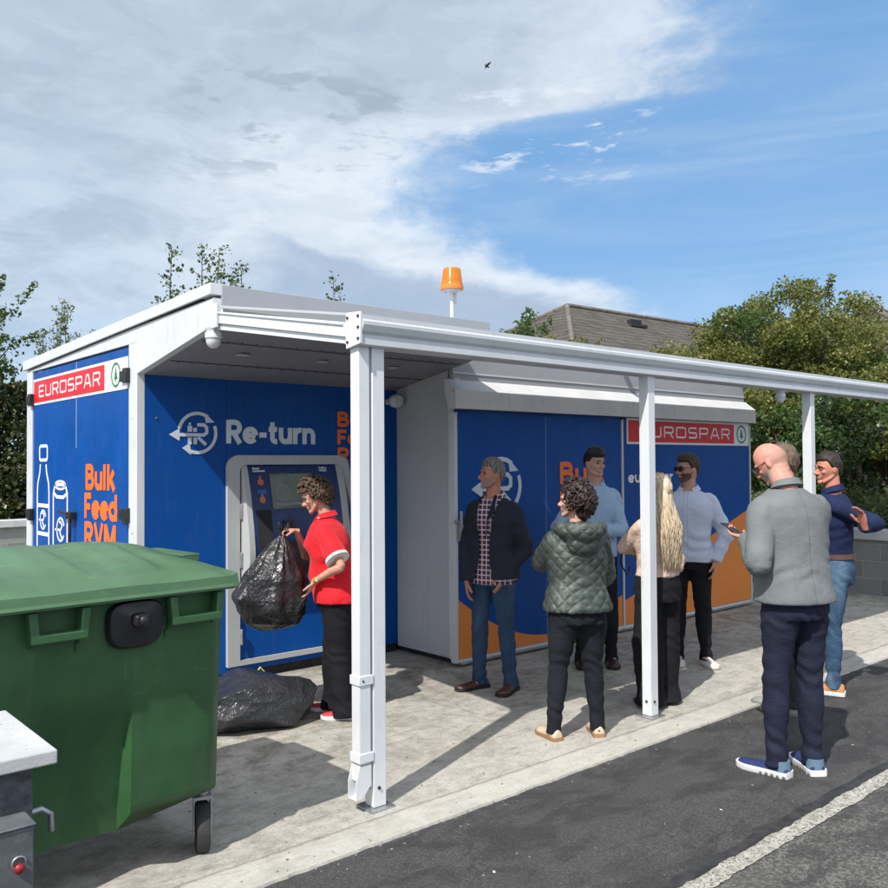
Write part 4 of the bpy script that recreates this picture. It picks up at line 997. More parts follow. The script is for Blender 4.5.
L_GREEN = leaf_mat('green_leaves', [(0, (.026, .058, .014)), (.5, (.055, .11, .025)), (1, (.11, .17, .045))])
L_DARK = leaf_mat('dark_leaves', [(0, (.010, .022, .010)), (.5, (.022, .042, .016)), (1, (.045, .07, .025))], .35, .2)
L_PALE = leaf_mat('pale_leaves', [(0, (.07, .10, .035)), (.5, (.12, .155, .06)), (1, (.2, .22, .10))])
L_HEDGE = leaf_mat('hedge_leaves', [(0, (.016, .026, .010)), (.4, (.04, .05, .018)), (.75, (.075, .075, .025)), (1, (.13, .085, .035))], .35, .25)
M['bark'] = simple('bark', (.10, .08, .06), .95, var=.4, vscale=12, bump=1., bscale=50)
M['twig'] = simple('twig_bark', (.09, .075, .05), .9, var=.3, vscale=20)
def leaves_mesh(name, pts, size, mat, parent, aspect=.62, droop=.0):
    n_ = len(pts); rng = np.random.RandomState(abs(hash(name)) % 1000 if False else len(pts) % 997)
    d = rng.normal(size=(n_, 3)); d[:, 2] -= droop; d /= np.linalg.norm(d, axis=1, keepdims=True)
    e = rng.normal(size=(n_, 3)); e -= d * (e * d).sum(1, keepdims=True); e /= np.linalg.norm(e, axis=1, keepdims=True)
    nn = np.cross(d, e)
    s = size * (0.6 + .8 * rng.rand(n_, 1))
    P_ = np.array(pts)
    a = P_ - d * s * .5; c = P_ + d * s * .5; m1 = P_ + e * s * aspect * .5 + nn * s * .08 - d * s * .05; m2 = P_ - e * s * aspect * .5 + nn * s * .08 - d * s * .05
    V = np.stack([a, m1, c, m2], 1).reshape(-1, 3)
    me = bpy.data.meshes.new(name); me.vertices.add(n_ * 4); me.vertices.foreach_set('co', V.ravel())
    me.loops.add(n_ * 4); me.loops.foreach_set('vertex_index', np.arange(n_ * 4, dtype=np.int32))
    me.polygons.add(n_); me.polygons.foreach_set('loop_start', np.arange(0, n_ * 4, 4, dtype=np.int32)); me.polygons.foreach_set('loop_total', np.full(n_, 4, dtype=np.int32))
    me.update(calc_edges=True); me.materials.append(mat)
    o = link(bpy.data.objects.new(name, me)); o.parent = parent
    return o
def clump_pts(centers, radii, per, flat=.75, seed=0):
    rng = np.random.RandomState(seed); out = []
    for c, r in zip(centers, radii):
        k = int(per * (r / .4) ** 1.6)
        q = rng.normal(size=(k, 3)); q /= np.linalg.norm(q, axis=1, keepdims=True); q *= (rng.rand(k, 1) ** .45) * r
        q[:, 2] *= flat; out.append(q + np.array(c))
    return np.concatenate(out)
def crown_centers(n_, c, rad, seed, shell=.55, zmin=None):
    rng = np.random.RandomState(seed); out = []
    while len(out) < n_:
        u = rng.normal(size=3); u /= np.linalg.norm(u)
        lump = 1 + .20 * mnoise.noise(Vector(u * 2.1 + seed)) + .14 * mnoise.noise(Vector(u * 5 + seed))
        t = (shell + (1 - shell) * rng.rand()) * lump
        p = np.array(c) + u * np.array(rad) * t
        if zmin is not None and p[2] < zmin: continue
        out.append(p)
    return out
def limb_branches(b, base, tips, r0, seed):
    rng = random.Random(seed)
    for tp in tips:
        bs = Vector(base); tp = Vector(tp); mid = bs.lerp(tp, .5) + Vector((rng.uniform(-.3, .3), rng.uniform(-.3, .3), rng.uniform(.0, .4)))
        b.tube([bs, bs.lerp(mid, .6), mid, mid.lerp(tp, .6), tp], [r0, r0 * .7, r0 * .5, r0 * .3, r0 * .12], 7)
def tree(name, label, base, crown_c, rad, n_cl, per, leaf, mats, seed, r_cl=(.28, .6), trunk_r=.16, group=None, zmin=None, sprigs=0, shell=.5):
    bx_, by_, bz_ = base
    t = thing(name, label, 'tree', base, 0, group)
    cs = crown_centers(n_cl, (crown_c[0] - bx_, crown_c[1] - by_, crown_c[2] - bz_), rad, seed, shell, zmin)
    rng = np.random.RandomState(seed + 1); rs = r_cl[0] + (r_cl[1] - r_cl[0]) * rng.rand(n_cl)
    top = Vector((crown_c[0] - bx_, crown_c[1] - by_, crown_c[2] - bz_ - rad[2] * .35))
    b = MB(); b.tube([(0, 0, -.1), (.03, .02, top.z * .4), tuple(top * .7), tuple(top)], [trunk_r * 1.2, trunk_r, trunk_r * .8, trunk_r * .55], 12)
    b.build('trunk', M['bark'], t, smooth=60)
    b = MB(); limb_branches(b, tuple(top * .8), [cs[i] for i in range(0, n_cl, max(1, n_cl // 36))], trunk_r * .45, seed)
    b.build('limb', M['bark'], t, smooth=60)
    ms = mats if isinstance(mats, list) else [mats]
    if sprigs:
        ex, er = [], []
        for i in range(sprigs):
            c = Vector(cs[rng.randint(n_cl)]) ; u = (c - Vector((crown_c[0] - bx_, crown_c[1] - by_, crown_c[2] - bz_))); u.normalize(); u.z = abs(u.z) * .8 + .35
            for k in range(4): ex.append(c + u * (.25 + k * .11)); er.append(.14 - .022 * k)
        cs = list(cs) + ex; rs = np.concatenate([rs, er])
    asg = []
    for c in cs: asg.append(int(abs(mnoise.noise(Vector(c) * .55 + Vector((seed, 0, 0)))) * 3.2 * len(ms)) % len(ms))
    for mi_, m_ in enumerate(ms):
        sel = [i for i in range(len(cs)) if asg[i] == mi_]
        if not sel: continue
        pts = clump_pts([cs[i] for i in sel], [rs[i] for i in sel], per, .72, seed + mi_)
        leaves_mesh('crown', pts, leaf, m_, t)
    return t
def sapling(name, label, base, h, seed, mat, stems=3, spread=.5, leafsz=.11, group=None, per=26, start=.35):
    rng = random.Random(seed); t = thing(name, label, 'tree', base, 0, group); b = MB(); pts = []
    for s in range(stems):
        a = rng.uniform(0, 6.28); tip = Vector((math.cos(a) * spread * rng.uniform(.3, 1), math.sin(a) * spread * rng.uniform(.3, 1), h * (1 if s == 0 else rng.uniform(.8, 1))))
        path = [Vector((0, 0, -.05)), tip * .35 + Vector((rng.uniform(-.1, .1), rng.uniform(-.1, .1), 0)), tip * .7 + Vector((rng.uniform(-.12, .12), 0, 0)), tip]
        b.tube(path, [.05, .035, .02, .006], 7)
        k = 22
        for i in range(k):
            u = start + (1 - start) * i / (k - 1); j = min(2, int(u * 3)); q = path[j].lerp(path[j + 1], u * 3 - j if u < 1 else 1)
            L_ = rng.uniform(.25, .6) * (1.15 - u) + .1; aa = rng.uniform(0, 6.28); e = q + Vector((math.cos(aa) * L_, math.sin(aa) * L_, L_ * rng.uniform(.2, .8)))
            b.tube([q, e], [.008, .003], 5)
            for m_ in range(per):
                w_ = rng.uniform(.35, 1.05); pts.append(q.lerp(e, w_) + Vector([rng.gauss(0, .055) for _ in range(3)]))
    b.build('trunk', M['twig'], t, smooth=60)
    leaves_mesh('crown', [tuple(p) for p in pts], leafsz, mat, t)
    return t
def bearing(px, d):
    v = _F2 + _R3 * ((px - 444) / 865.6); v.z = 0; v.normalize(); return v * d
# big tree mass on the right, behind the fence
tree('broadleaf_tree', 'big olive green tree rising highest behind the kiosk at the right', tuple(bearing(812, 19.5)) [:2] + (1.1,), tuple(bearing(812, 19.5))[:2] + (3.35,), (2.55, 2.5, 2.05), 260, 300, .070, [L_OLIVE, L_OLIVE, L_GREEN], 11, (.25, .48), .2, sprigs=3, shell=.35)
tree('broadleaf_tree', 'olive tree leaning over the lower left side of the tall tree beside the tiled roof', tuple(bearing(712, 18.5))[:2] + (1.1,), tuple(bearing(702, 18.5))[:2] + (3.0,), (1.75, 1.5, 1.50), 170, 290, .068, [L_OLIVE, L_OLIVE, L_OLIVE], 5, (.22, .42), .12, sprigs=10, shell=.35)
tree('broadleaf_tree', 'dark green tree filling the gap between the two olive crowns', tuple(bearing(762, 20.5))[:2] + (1.1,), tuple(bearing(762, 20.5))[:2] + (3.7,), (1.3, 1.4, 1.5), 110, 210, .085, [L_DARK, L_GREEN], 23, (.24, .45), .14, sprigs=8, shell=.35)
tree('broadleaf_tree', 'loose green tree at the far right edge in front of the grey roof', tuple(bearing(905, 18))[:2] + (1.1,), tuple(bearing(905, 18))[:2] + (2.55,), (1.9, 1.9, 1.25), 120, 190, .09, [L_GREEN, L_OLIVE, L_GREEN], 31, (.25, .45), .14, sprigs=8, shell=.3)
# lower shrubs in front of the fence
for i, (px, d, zc, rx, rz, ms, lb) in enumerate([
    (768, 15.0, 2.05, 1.0, 1.10, [L_OLIVE, L_GREEN], 'shrub with mixed olive leaves right beside the kiosk end wall'),
    (820, 14.2, 1.85, .95, 1.00, [L_GREEN, L_DARK], 'dark green shrub directly behind the third canopy post'),
    (858, 15.6, 2.2, .85, .75, [L_GREEN, L_OLIVE], 'mid green shrub hanging over the top of the railings')]):
    bpt = bearing(px, d)
    t_ = tree('shrub', lb, (bpt.x, bpt.y, .9), (bpt.x, bpt.y, zc), (rx, rx, rz), 75, 230, .07, ms, 41 + i, (.2, .36), .06, sprigs=4, shell=.2)
    t_['category'] = 'shrub'
# low planting along the bank
pts = []
rg = np.random.RandomState(3)
for i in range(52000):
    y = rg.uniform(-3, 12.5); x = 11.56 + abs(rg.normal(0, .85)); hmax = (.28 + .22 * (mnoise.noise(Vector((x * 1.3, y * 1.3, 0))) + .3))
    z0 = np.interp(x, [11.4, 12, 13.4, 16], [.62, .76, 1.0, 1.1]); pts.append((x, y, z0 + rg.rand() * max(.06, hmax)))
o = leaves_mesh('ground_cover', pts, .075, L_PALE, None); props(o, 'leafy green ground cover growing along the bank above the right wall', 'ground cover', None, 'stuff')
# palisade fence
FN = thing('palisade_fence', 'dark spiked palisade fence on the bank at the right among the shrubs', 'fence', (14.9, 0, 1.0))
M['fence'] = simple('dark_fence_paint', (.035, .037, .036), .55, .3, var=.3)
def pales(b):
    for i in range(90):
        y = -2.5 + i * .155
        b.prism([(y - .032, 0.02), (y + .032, .02), (y + .032, 1.05), (y, 1.15), (y - .032, 1.05)], -.012, .0, 'x')
mk('pale', pales, M['fence'], FN)
mk('rail', lambda b: (b.box(.002, .04, -2.6, 11.6, .22, .26), b.box(.002, .04, -2.6, 11.6, .86, .90)), M['fence'], FN)
for i in range(6): mk('post', lambda b: b.box(.042, .10, -2.5 + i * 2.75, -2.42 + i * 2.75, -.1, 1.08), M['fence'], FN)
# brick garden wall behind the fence
def brick_mat():
    mt, n, b = new_mat('old_brick'); p = n.geo(); x, y, z = n.sep(p)
    br = n.new('ShaderNodeTexBrick'); n.put(br.inputs['Vector'], n.comb(y, z, 0))
    for k, q in {'Color1': (.20, .10, .06), 'Color2': (.30, .17, .10), 'Mortar': (.30, .27, .22)}.items(): n.put(br.inputs[k], q + (1,))
    n.put(br.inputs['Scale'], 1.); n.put(br.inputs['Mortar Size'], .006); n.put(br.inputs['Brick Width'], .225); n.put(br.inputs['Row Height'], .075)
    setp(n, b, color=n.mix(n.math('MULTIPLY', n.noise(p, 3, 6), .5), br.outputs['Color'], (.13, .12, .08)), rough=.95); return mt
props(mk('brick_wall', lambda b: (b.box(17.6, 17.85, -2, 9, 1.0, 2.25), b.box(17.57, 17.88, -2, 9, 2.25, 2.31)), brick_mat()), 'reddish brick garden wall glimpsed through the railings on the right', 'wall')
# hedge + trees on the left, behind the back wall
def hedge(label, x0, x1, y0, y1, z1, mats, seed, nper, leaf):
    t = thing('hedge', label, 'hedge', ((x0 + x1) / 2, (y0 + y1) / 2, 0)); rg = np.random.RandomState(seed); pts = []
    cx_, cy_ = (x0 + x1) / 2, (y0 + y1) / 2
    n_ = int((x1 - x0) * z1 * nper)
    X = rg.uniform(x0, x1, n_); Z = rg.uniform(.5, z1, n_); Yf = y0 + abs(rg.normal(0, .25, n_))
    for i in range(n_):
        k = mnoise.noise(Vector((X[i] * .9, Z[i] * .9, seed))) * .45 + mnoise.noise(Vector((X[i] * 2.4, Z[i] * 2.4, seed))) * .22
        if Z[i] > z1 - .35 + k: continue
        pts.append((X[i] - cx_, Yf[i] + k - cy_, Z[i]))
    for j, m_ in enumerate(mats):
        leaves_mesh('foliage', pts[j::len(mats)], leaf, m_, t)
    mk('branch', lambda b: [b.tube([(x - cx_, y0 + .6 - cy_, 0), (x - cx_ + .1, y0 + .5 - cy_, z1 * .7)], [.04, .015], 6) for x in np.arange(x0 + .3, x1, .7)], M['bark'], t, smooth=60)
    return t
hedge('tall copper tinged dark hedge behind the wall at the far left', -3.5, 9.0, 14.2, 15.2, 3.15, [L_HEDGE, L_HEDGE, L_DARK], 2, 2600, .10)
b1 = bearing(-44, 17.5)
tree('broadleaf_tree', 'leafy green tree leaning into the frame at the far left above the dark hedge', (b1.x, b1.y, -.05), (b1.x, b1.y, 3.7), (1.15, 1.2, 1.25), 60, 120, .085, [L_PALE, L_GREEN], 61, (.16, .32), .11, sprigs=16, shell=.5)
for i, (px, d, topy, seed, st, sp, lb) in enumerate([
    (66, 24, 314, 3, 6, .85, 'pale feathery tree just over the kiosk roof at the left'),
    (172, 17.5, 256, 8, 2, .45, 'thin sapling with sparse leaves above the roof, left of the street lamp'),
    (212, 17.5, 252, 13, 4, .5, 'taller sapling tuft over the front corner of the kiosk roof'),
    (248, 18.5, 274, 17, 1, .2, 'tiny sapling tip just to the right of the roof corner'),
    (334, 19, 281, 21, 2, .12, 'small bright sapling tip above the front fascia, left of the beacon')]):
    q = bearing(px, d); h = 1.7 + (466 - topy) / 865.6 * d
    sapling('sapling' if i else 'feathery_tree', lb, (q.x, q.y, 0), h, seed, L_PALE if i == 0 else L_GREEN, st, sp, .075 if i else .07, None, 20 if i == 0 else 13, .55 if i else .45)
for px, d, topy, sd, lb in ((528, 16, 309, 71, 'bright green bush peeking over the canopy beam left of the tiled roof'), (560, 17.5, 326, 75, 'low olive bush at the foot of the tiled roof hip')):
    q = bearing(px, d); zt = 1.7 + (466 - topy) / 865.6 * d
    tree('bushy_tree', lb, (q.x, q.y, -.05), (q.x, q.y, zt - .62), (.55, .5, .42), 24, 150, .07, [L_GREEN, L_PALE] if sd == 71 else [L_OLIVE], sd, (.12, .22), .06, sprigs=2, shell=.2)

# ================================================================ houses
def tile_mat():
    mt, n, b = new_mat('concrete_roof_tiles'); p = n.geo(); x, y, z = n.sep(p)
    row = n.math('FRACT', n.math('MULTIPLY', z, 6.2)); rid = n.math('FLOOR', n.math('MULTIPLY', z, 6.2))
    hx = n.math('ADD', n.math('ADD', x, n.math('MULTIPLY', y, .9)), n.math('MULTIPLY', rid, .165))
    wn_ = n.new('ShaderNodeTexWhiteNoise', noise_dimensions='2D'); n.put(wn_.inputs[0], n.comb(n.math('FLOOR', n.math('MULTIPLY', hx, 3.1)), rid, 0))
    c = n.mix(wn_.outputs['Value'], (.048, .041, .035), (.092, .079, .064))
    c = n.mix(n.math('MULTIPLY', n.rng(n.noise(p, .9, 6, .7), .48, .72), .45), c, (.13, .115, .055))
    c = n.mix(n.rng(row, .72, .95), c, (.018, .017, .015))
    c = n.mix(n.math('MULTIPLY', n.rng(n.noise(p, 6, 5, .7), .5, .7), .35), c, (.17, .16, .135))
    setp(n, b, color=c, rough=.95, normal=n.bump(n.math('ADD', n.math('MULTIPLY', row, -1), n.math('MULTIPLY', wn_.outputs['Value'], .3)), .9, .05)); return mt
M['tiles'] = tile_mat(); M['house'] = simple('painted_render', (.55, .52, .46), .9, var=.08, vscale=1, bump=.3)
def hip_house(label, x0, x1, y0, y1, ze, zr, hipd, rz, vent=None):
    cx_, cy_ = (x0 + x1) / 2, (y0 + y1) / 2
    t = thing('house', label, 'house', (cx_, cy_, 0), R_(rz)); a, c = (x1 - x0) / 2, (y1 - y0) / 2
    mk('wall', lambda b: b.box(-a + .4, a - .4, -c + .4, c - .4, -.1, ze), M['house'], t)
    rf_ = mk('roof', lambda b: b.add([(-a, -c, ze), (a, -c, ze), (a, c, ze), (-a, c, ze), (-a + hipd, 0, zr), (a - hipd, 0, zr)], [(0, 1, 5, 4), (2, 3, 4, 5), (3, 0, 4), (1, 2, 5), (3, 2, 1, 0)]), M['tiles'], t)
    mk('ridge', lambda b: (b.tube([(-a + hipd, 0, zr + .02), (a - hipd, 0, zr + .02)], .09, 8), [b.tube([(sx_ * a, sy_ * c, ze + .02), (sx_ * (a - hipd), 0, zr + .02)], .085, 8) for sx_ in (-1, 1) for sy_ in (-1, 1)]), simple('ridge_tiles', (.14, .125, .105), .95, var=.35, vscale=6), rf_)
    mk('gutter', lambda b: (b.box(-a - .1, a + .1, -c - .1, -c, ze - .1, ze), b.box(-a - .1, -a, -c, c, ze - .1, ze)), M['black'], rf_)
    for wx in (-a * .5, a * .4):
        w_ = mk('window', lambda b: b.box(wx - .6, wx + .6, -c + .37, -c + .398, 1.0, 2.1), M['white'], t)
        mk('pane', lambda b: b.box(wx - .54, wx + .54, -c + .36, -c + .369, 1.06, 2.04), M['screen'], w_)
    if vent:
        u, w_ = vent
        y = -c + c * w_; z = ze + (zr - ze) * w_
        v_ = mk('roof_vent', lambda b: (b.box(u - .28, u + .28, y - .14, y + .05, z - .05, z + .14), b.box(u - .42, u + .42, y - .30, y - .14, z - .13, z - .04)), M['dark'], rf_)
    return t
q1 = bearing(575, 30)
hip_house('bungalow with brown tiled hipped roof showing above the canopy between bush and tree', q1.x - 4.3, q1.x + 16, q1.y - 4.4, q1.y + 4.4, 4.55, 7.12, 4.3, -3, (-3.4, .80))
q2 = bearing(900, 31)
hip_house('farther house with grey tiled roof glimpsed through the tree at the right edge', q2.x - 5, q2.x + 8, q2.y - 5, q2.y + 5, 3.4, 6.3, 3, 0)

# ================================================================ small litter on the ground
LM = simple('dry_leaf', (.22, .15, .07), .9, var=.4); LW = simple('white_paper', (.62, .61, .58), .8)
rl = random.Random(4)
for (x, y, lb, w_) in ((3.84, 2.34, 'white scrap of paper on the tarmac left of the blue trainers', 1), (2.55, 2.62, 'small white scrap on the dark tarmac below the first post', 1), (5.3, 2.35, 'pale scrap on the tarmac right of the bald man in shadow', 1)):
    o = mk('paper_scrap', lambda b: b.add([(0, 0, 0), (.014, .002, .002), (.016, .01, .003), (.006, .013, .001), (-.003, .007, .002)], [(0, 1, 2, 3, 4)]), LW)
    o.location = (x, y, -.010); o.rotation_euler = (0, 0, rl.uniform(0, 6)); props(o, lb, 'litter')
pb = MB()
for i in range(420):
    x = rl.uniform(.8, 8.5); y = rl.choice([rl.uniform(3.2, 5.3), rl.uniform(1.3, 3.1), rl.gauss(3.15, .05)]); z = .002 if y > 3.19 else -.012; r = rl.uniform(.003, .008)
    pb.sphere((x, y, z), (r, r * rl.uniform(.6, 1), r * .5), 6, 4)
o = pb.build('grit', simple('grit_stones', (.16, .15, .135), .9, var=.5, vscale=40)); props(o, 'loose grit and crumbs scattered over the concrete and tarmac', 'grit', None, 'stuff')

# ================================================================ people
V = Vector
def skin_mat(name, col, red=(.45, .12, .08)):
    mt, n, b = new_mat(name); o = n.obj()
    c = n.mix(n.rng(n.noise(o, 18, 6, .65), .35, .7), col, tuple(x * .74 + r * .18 for x, r in zip(col, red)))
    c = n.mix(n.math('MULTIPLY', n.rng(n.noise(o, 70, 3, .6), .55, .75), .18), c, tuple(x * .6 for x in col))
    setp(n, b, color=c, rough=.58, spec=.35, sss=.05, normal=n.bump(n.noise(o, 220, 3, .6), .25, .003))
    b.inputs['Subsurface Radius'].default_value = (.02, .008, .004); return mt
def cloth(name, col, rough=.85, var=.12, weave=520, wr=.24, fn=None, sheen=.0, folds=9.):
    mt, n, b = new_mat(name); o = n.obj()
    c1 = tuple(x * (1 - var) for x in col); c2 = tuple(min(1, x * (1 + var)) for x in col)
    c = n.mix(n.rng(n.noise(o, 5, 5, .6), .3, .7), c1, c2)
    if fn: c = fn(n, o, c)
    setp(n, b, color=c, rough=rough, spec=.25, sheen=sheen)
    fo = n.math('ADD', n.noise(n.vscale(o, (1, 1, 1.7)), folds, 5, .55, 1.2), n.math('MULTIPLY', n.math('ABSOLUTE', n.math('SUBTRACT', n.noise(n.vscale(o, (.8, .8, 1.5), (.3, .2, 0)), folds * 2.2, 4, .55, 1.6), .5)), 1.1))
    h = n.math('ADD', n.math('MULTIPLY', fo, 2.0), n.math('MULTIPLY', n.noise(o, weave, 2, .5), .16))
    setp(n, b, normal=n.bump(h, wr, .02)); return mt
def hair_mat(name, c1, c2, stretch=(90, 90, 8), rough=.5):
    mt, n, b = new_mat(name); o = n.obj()
    nz = n.noise(n.vscale(o, stretch), 1.4, 4, .65, .6)
    c = n.mix(n.rng(nz, .35, .65), c1, c2); c = n.mix(n.math('MULTIPLY', n.rng(n.noise(o, 16, 3), .4, .7), .4), c, c1)
    setp(n, b, color=c, rough=rough, spec=.35, normal=n.bump(nz, .8, .006)); return mt

def limb_piece(pts, rad, seg=16, flat=None):
    """closed tube with rounded ends"""
    b = MB(); pts = [V(p) for p in pts]
    # resample smoothly (catmull-rom)
    P2, R2 = [], []
    n_ = len(pts)
    for i in range(n_ - 1):
        p0, p1, p2, p3 = pts[max(i - 1, 0)], pts[i], pts[i + 1], pts[min(i + 2, n_ - 1)]
        for k in range(4):
            t = k / 4
            q = .5 * ((2 * p1) + (p2 - p0) * t + (2 * p0 - 5 * p1 + 4 * p2 - p3) * t * t + (3 * p1 - p0 - 3 * p2 + p3) * t ** 3)
            P2.append(q); R2.append(rad[i] * (1 - t) + rad[i + 1] * t)
    P2.append(pts[-1]); R2.append(rad[-1])
    d0 = (P2[0] - P2[1]).normalized(); d1 = (P2[-1] - P2[-2]).normalized()
    P3 = [P2[0] + d0 * R2[0] * .75, P2[0] + d0 * R2[0] * .45] + P2 + [P2[-1] + d1 * R2[-1] * .45, P2[-1] + d1 * R2[-1] * .75]
    R3 = [R2[0] * .35, R2[0] * .8] + R2 + [R2[-1] * .8, R2[-1] * .35]
    b.tube(P3, R3, seg); return b
def flat_limb(pts, rad, seg=16):
    """tube with flat ends (cuffs and hems)"""
    b = MB(); b.tube(pts, rad, seg); return b
def ell_loft(rings, seg=28, power=1.0):
    """rings = [(cx, cy, z, rx, ry)]"""
    b = MB(); rr = []
    for cx_, cy_, z, rx, ry in rings:
        ring = []
        for j in range(seg):
            t = 2 * math.pi * j / seg; c, s = math.cos(t), math.sin(t)
            ring.append((cx_ + rx * math.copysign(abs(c) ** power, c), cy_ + ry * math.copysign(abs(s) ** power, s), z))
        rr.append(ring)
    b.loft(rr); return b
def xf(b, Mx): b.v = [tuple(Mx @ V(p)) for p in b.v]; return b

def fuse(name, pieces, mat, parent, voxel=.008, smooth=3, disp=None, cut=None, thick=.006, fac=.5):
    vs_, fs = [], []
    for p in pieces:
        k = len(vs_); vs_ += list(p.v); fs += [tuple(i + k for i in f) for f in p.f]
    me = bpy.data.meshes.new(name); me.from_pydata([tuple(v) for v in vs_], [], fs); me.update()
    o = link(bpy.data.objects.new(name, me))
    r = o.modifiers.new('r', 'REMESH'); r.mode = 'VOXEL'; r.voxel_size = voxel; r.adaptivity = 0
    if smooth: s = o.modifiers.new('s', 'SMOOTH'); s.factor = fac; s.iterations = smooth
    dg = bpy.context.evaluated_depsgraph_get()
    me2 = bpy.data.meshes.new_from_object(o.evaluated_get(dg)); bpy.data.objects.remove(o, do_unlink=True)
    bpy.data.meshes.remove(me)
    me2.name = name
    if disp:
        n_ = len(me2.vertices); co = np.empty(n_ * 3); me2.vertices.foreach_get('co', co); co = co.reshape(-1, 3)
        no = np.empty(n_ * 3); me2.vertices.foreach_get('normal', no); no = no.reshape(-1, 3)
        d = np.array([disp(V(c), V(q)) for c, q in zip(co, no)])
        if d.ndim == 1: co = co + no * d[:, None]
        else: co = co + d
        me2.vertices.foreach_set('co', co.ravel()); me2.update()
    if cut or thick < 0:
        import bmesh
        bm = bmesh.new(); bm.from_mesh(me2)
        if cut:
            kill = [f for f in bm.faces if cut(f.calc_center_median())]
            bmesh.ops.delete(bm, geom=kill, context='FACES')
        bm.to_mesh(me2); bm.free()
    me2.materials.clear(); me2.materials.append(mat)
    me2.polygons.foreach_set('use_smooth', [True] * len(me2.polygons))
    o = link(bpy.data.objects.new(name, me2)); o.parent = parent
    if cut:
        s = o.modifiers.new('t', 'SOLIDIFY'); s.thickness = thick; s.offset = -1
    return o

def ik(s, w, l1, l2, hint):
    s, w = V(s), V(w); d = w - s; L_ = min(d.length, (l1 + l2) * .995); dn = d.normalized(); w = s + dn * L_
    a = (l1 * l1 - l2 * l2 + L_ * L_) / (2 * L_); h = math.sqrt(max(0, l1 * l1 - a * a))
    hv = V(hint); hv = hv - dn * hv.dot(dn); hv.normalize()
    return s + dn * a + hv * h, w

def hand_pieces(w, d, n, th, curl=.35, s=1., spread=.06, thumb=.6):
    """w wrist, d finger direction, n palm normal, th thumb side"""
    w = V(w); d = V(d).normalized(); n = V(n); n = (n - d * n.dot(d)).normalized(); t = V(th); t = t - d * t.dot(d) - n * t.dot(n); t.normalize()
    out = []
    b = MB(); rr = []
    for (a, rx, ry) in ((-.03, .026, .020), (0, .028, .019), (.03, .036, .017), (.06, .042, .015), (.085, .043, .013), (.097, .038, .009)):
        c = w + d * a * s
        rr.append([c + t * (rx * s * math.cos(q)) + n * (ry * s * math.sin(q)) for q in [2 * math.pi * j / 16 for j in range(16)]])
    b.loft(rr); out.append(b)
    for i, (off, L_, r) in enumerate(((.031, .072, .0085), (.0105, .080, .0088), (-.0105, .075, .0084), (-.031, .058, .0074))):
        base = w + d * .082 * s + t * off * s; a = curl * (1 + .12 * i) * .6; dirv = (d + t * off * spread * 22).normalized()
        pts = [base - d * .02 * s, base]
        ang = a; q = base
        for seg_ in (.45, .30, .25):
            v = dirv * math.cos(ang) + n * math.sin(ang); q = q + v * L_ * seg_ * s; pts.append(q); ang += curl * 1.0
        out.append(limb_piece(pts, [r * 1.05 * s, r * s, r * s, r * .93 * s, r * .8 * s], 8))
    tb = w + d * .020 * s + t * .026 * s
    v1 = (d * .62 + t * .75 * thumb * 1.3 + n * .35).normalized(); v2 = (d * .85 + t * .35 * thumb + n * (.25 + curl * .5)).normalized()
    out.append(limb_piece([tb - v1 * .01 * s, tb + v1 * .036 * s, tb + v1 * .036 * s + v2 * .030 * s, tb + v1 * .036 * s + v2 * .052 * s], [.0135 * s, .0115 * s, .0105 * s, .0085 * s], 8))
    return out

def head_vert(u, fem=False):
    x, y, z = u; X = x * .0755; Y = y * .096; Z = z * .1165
    if z < 0:
        k = -z; X *= 1 - .30 * k ** 1.7
        if y > 0: Y = Y * (1 - .10 * k) + .010 * k * y
        else: Y *= 1 - .35 * k
    if y < 0 and z > -.2: X *= 1.03; Y *= 1.02
    if y > .3: X *= 1 - .10 * (y - .3)
    # face plane flattening
    if y > .6: Y -= .010 * (y - .6) / .4 * (1 if z > -.4 else .3)
    for sx_ in (-1, 1):
        dx = X - sx_ * .031; dz = Z - .004
        if y > 0: Y -= .010 * math.exp(-(dx * dx + dz * dz) / (2 * .0125 ** 2))
    if fem: X *= .96
    return V((X, Y, Z))
def head_pieces(fem=False, nose=1.):
    b = MB(); rr = []; sg, rn = 40, 30
    for i in range(rn + 1):
        t = math.pi * (i if 0 < i < rn else (i + (.03 if i == 0 else -.03))) / rn; ring = []
        for j in range(sg):
            a = 2 * math.pi * j / sg
            ring.append(head_vert(V((math.sin(t) * math.cos(a), math.sin(t) * math.sin(a), -math.cos(t))), fem))
        rr.append(ring)
    b.loft(rr); out = [b]
    out.append(limb_piece([(0, .078, .016), (0, .094, -.010), (0, .108 * (nose * .5 + .5), -.028), (0, .101, -.036)], [.007, .0085, .0115, .008], 10))
    for s in (-1, 1):
        out.append(MB().sphere((s * .0125, .094, -.033), (.0085, .0105, .0075), 10, 8))
        out.append(limb_piece([(s * .012, .086, .021), (s * .034, .080, .024), (s * .053, .064, .016)], [.0065, .0075, .0055], 8))     # brow
        out.append(MB().sphere((s * .042, .060, -.022), (.018, .018, .015), 12, 8))                                           # cheek
        e = MB().sphere((0, 0, 0), (.0075, .019, .031), 12, 10, Matrix.Rotation(s * -.35, 3, 'Z') @ Matrix.Rotation(.15, 3, 'X')); e.v = [(x + s * .0765, y - .008, z - .006) for x, y, z in e.v]; out.append(e)
        out.append(limb_piece([(s * .062, -.005, -.04), (s * .056, .025, -.068), (s * .03, .062, -.094)], [.014, .014, .013], 10))      # jaw
    out.append(limb_piece([(-.021, .082, -.058), (0, .0885, -.056), (.021, .082, -.058)], [.004, .0062, .004], 8))
    out.append(limb_piece([(-.018, .081, -.067), (0, .087, -.068), (.018, .081, -.067)], [.004, .0068, .004], 8))
    out.append(MB().sphere((0, .072, -.094), (.022, .021, .018), 12, 8))
    return out
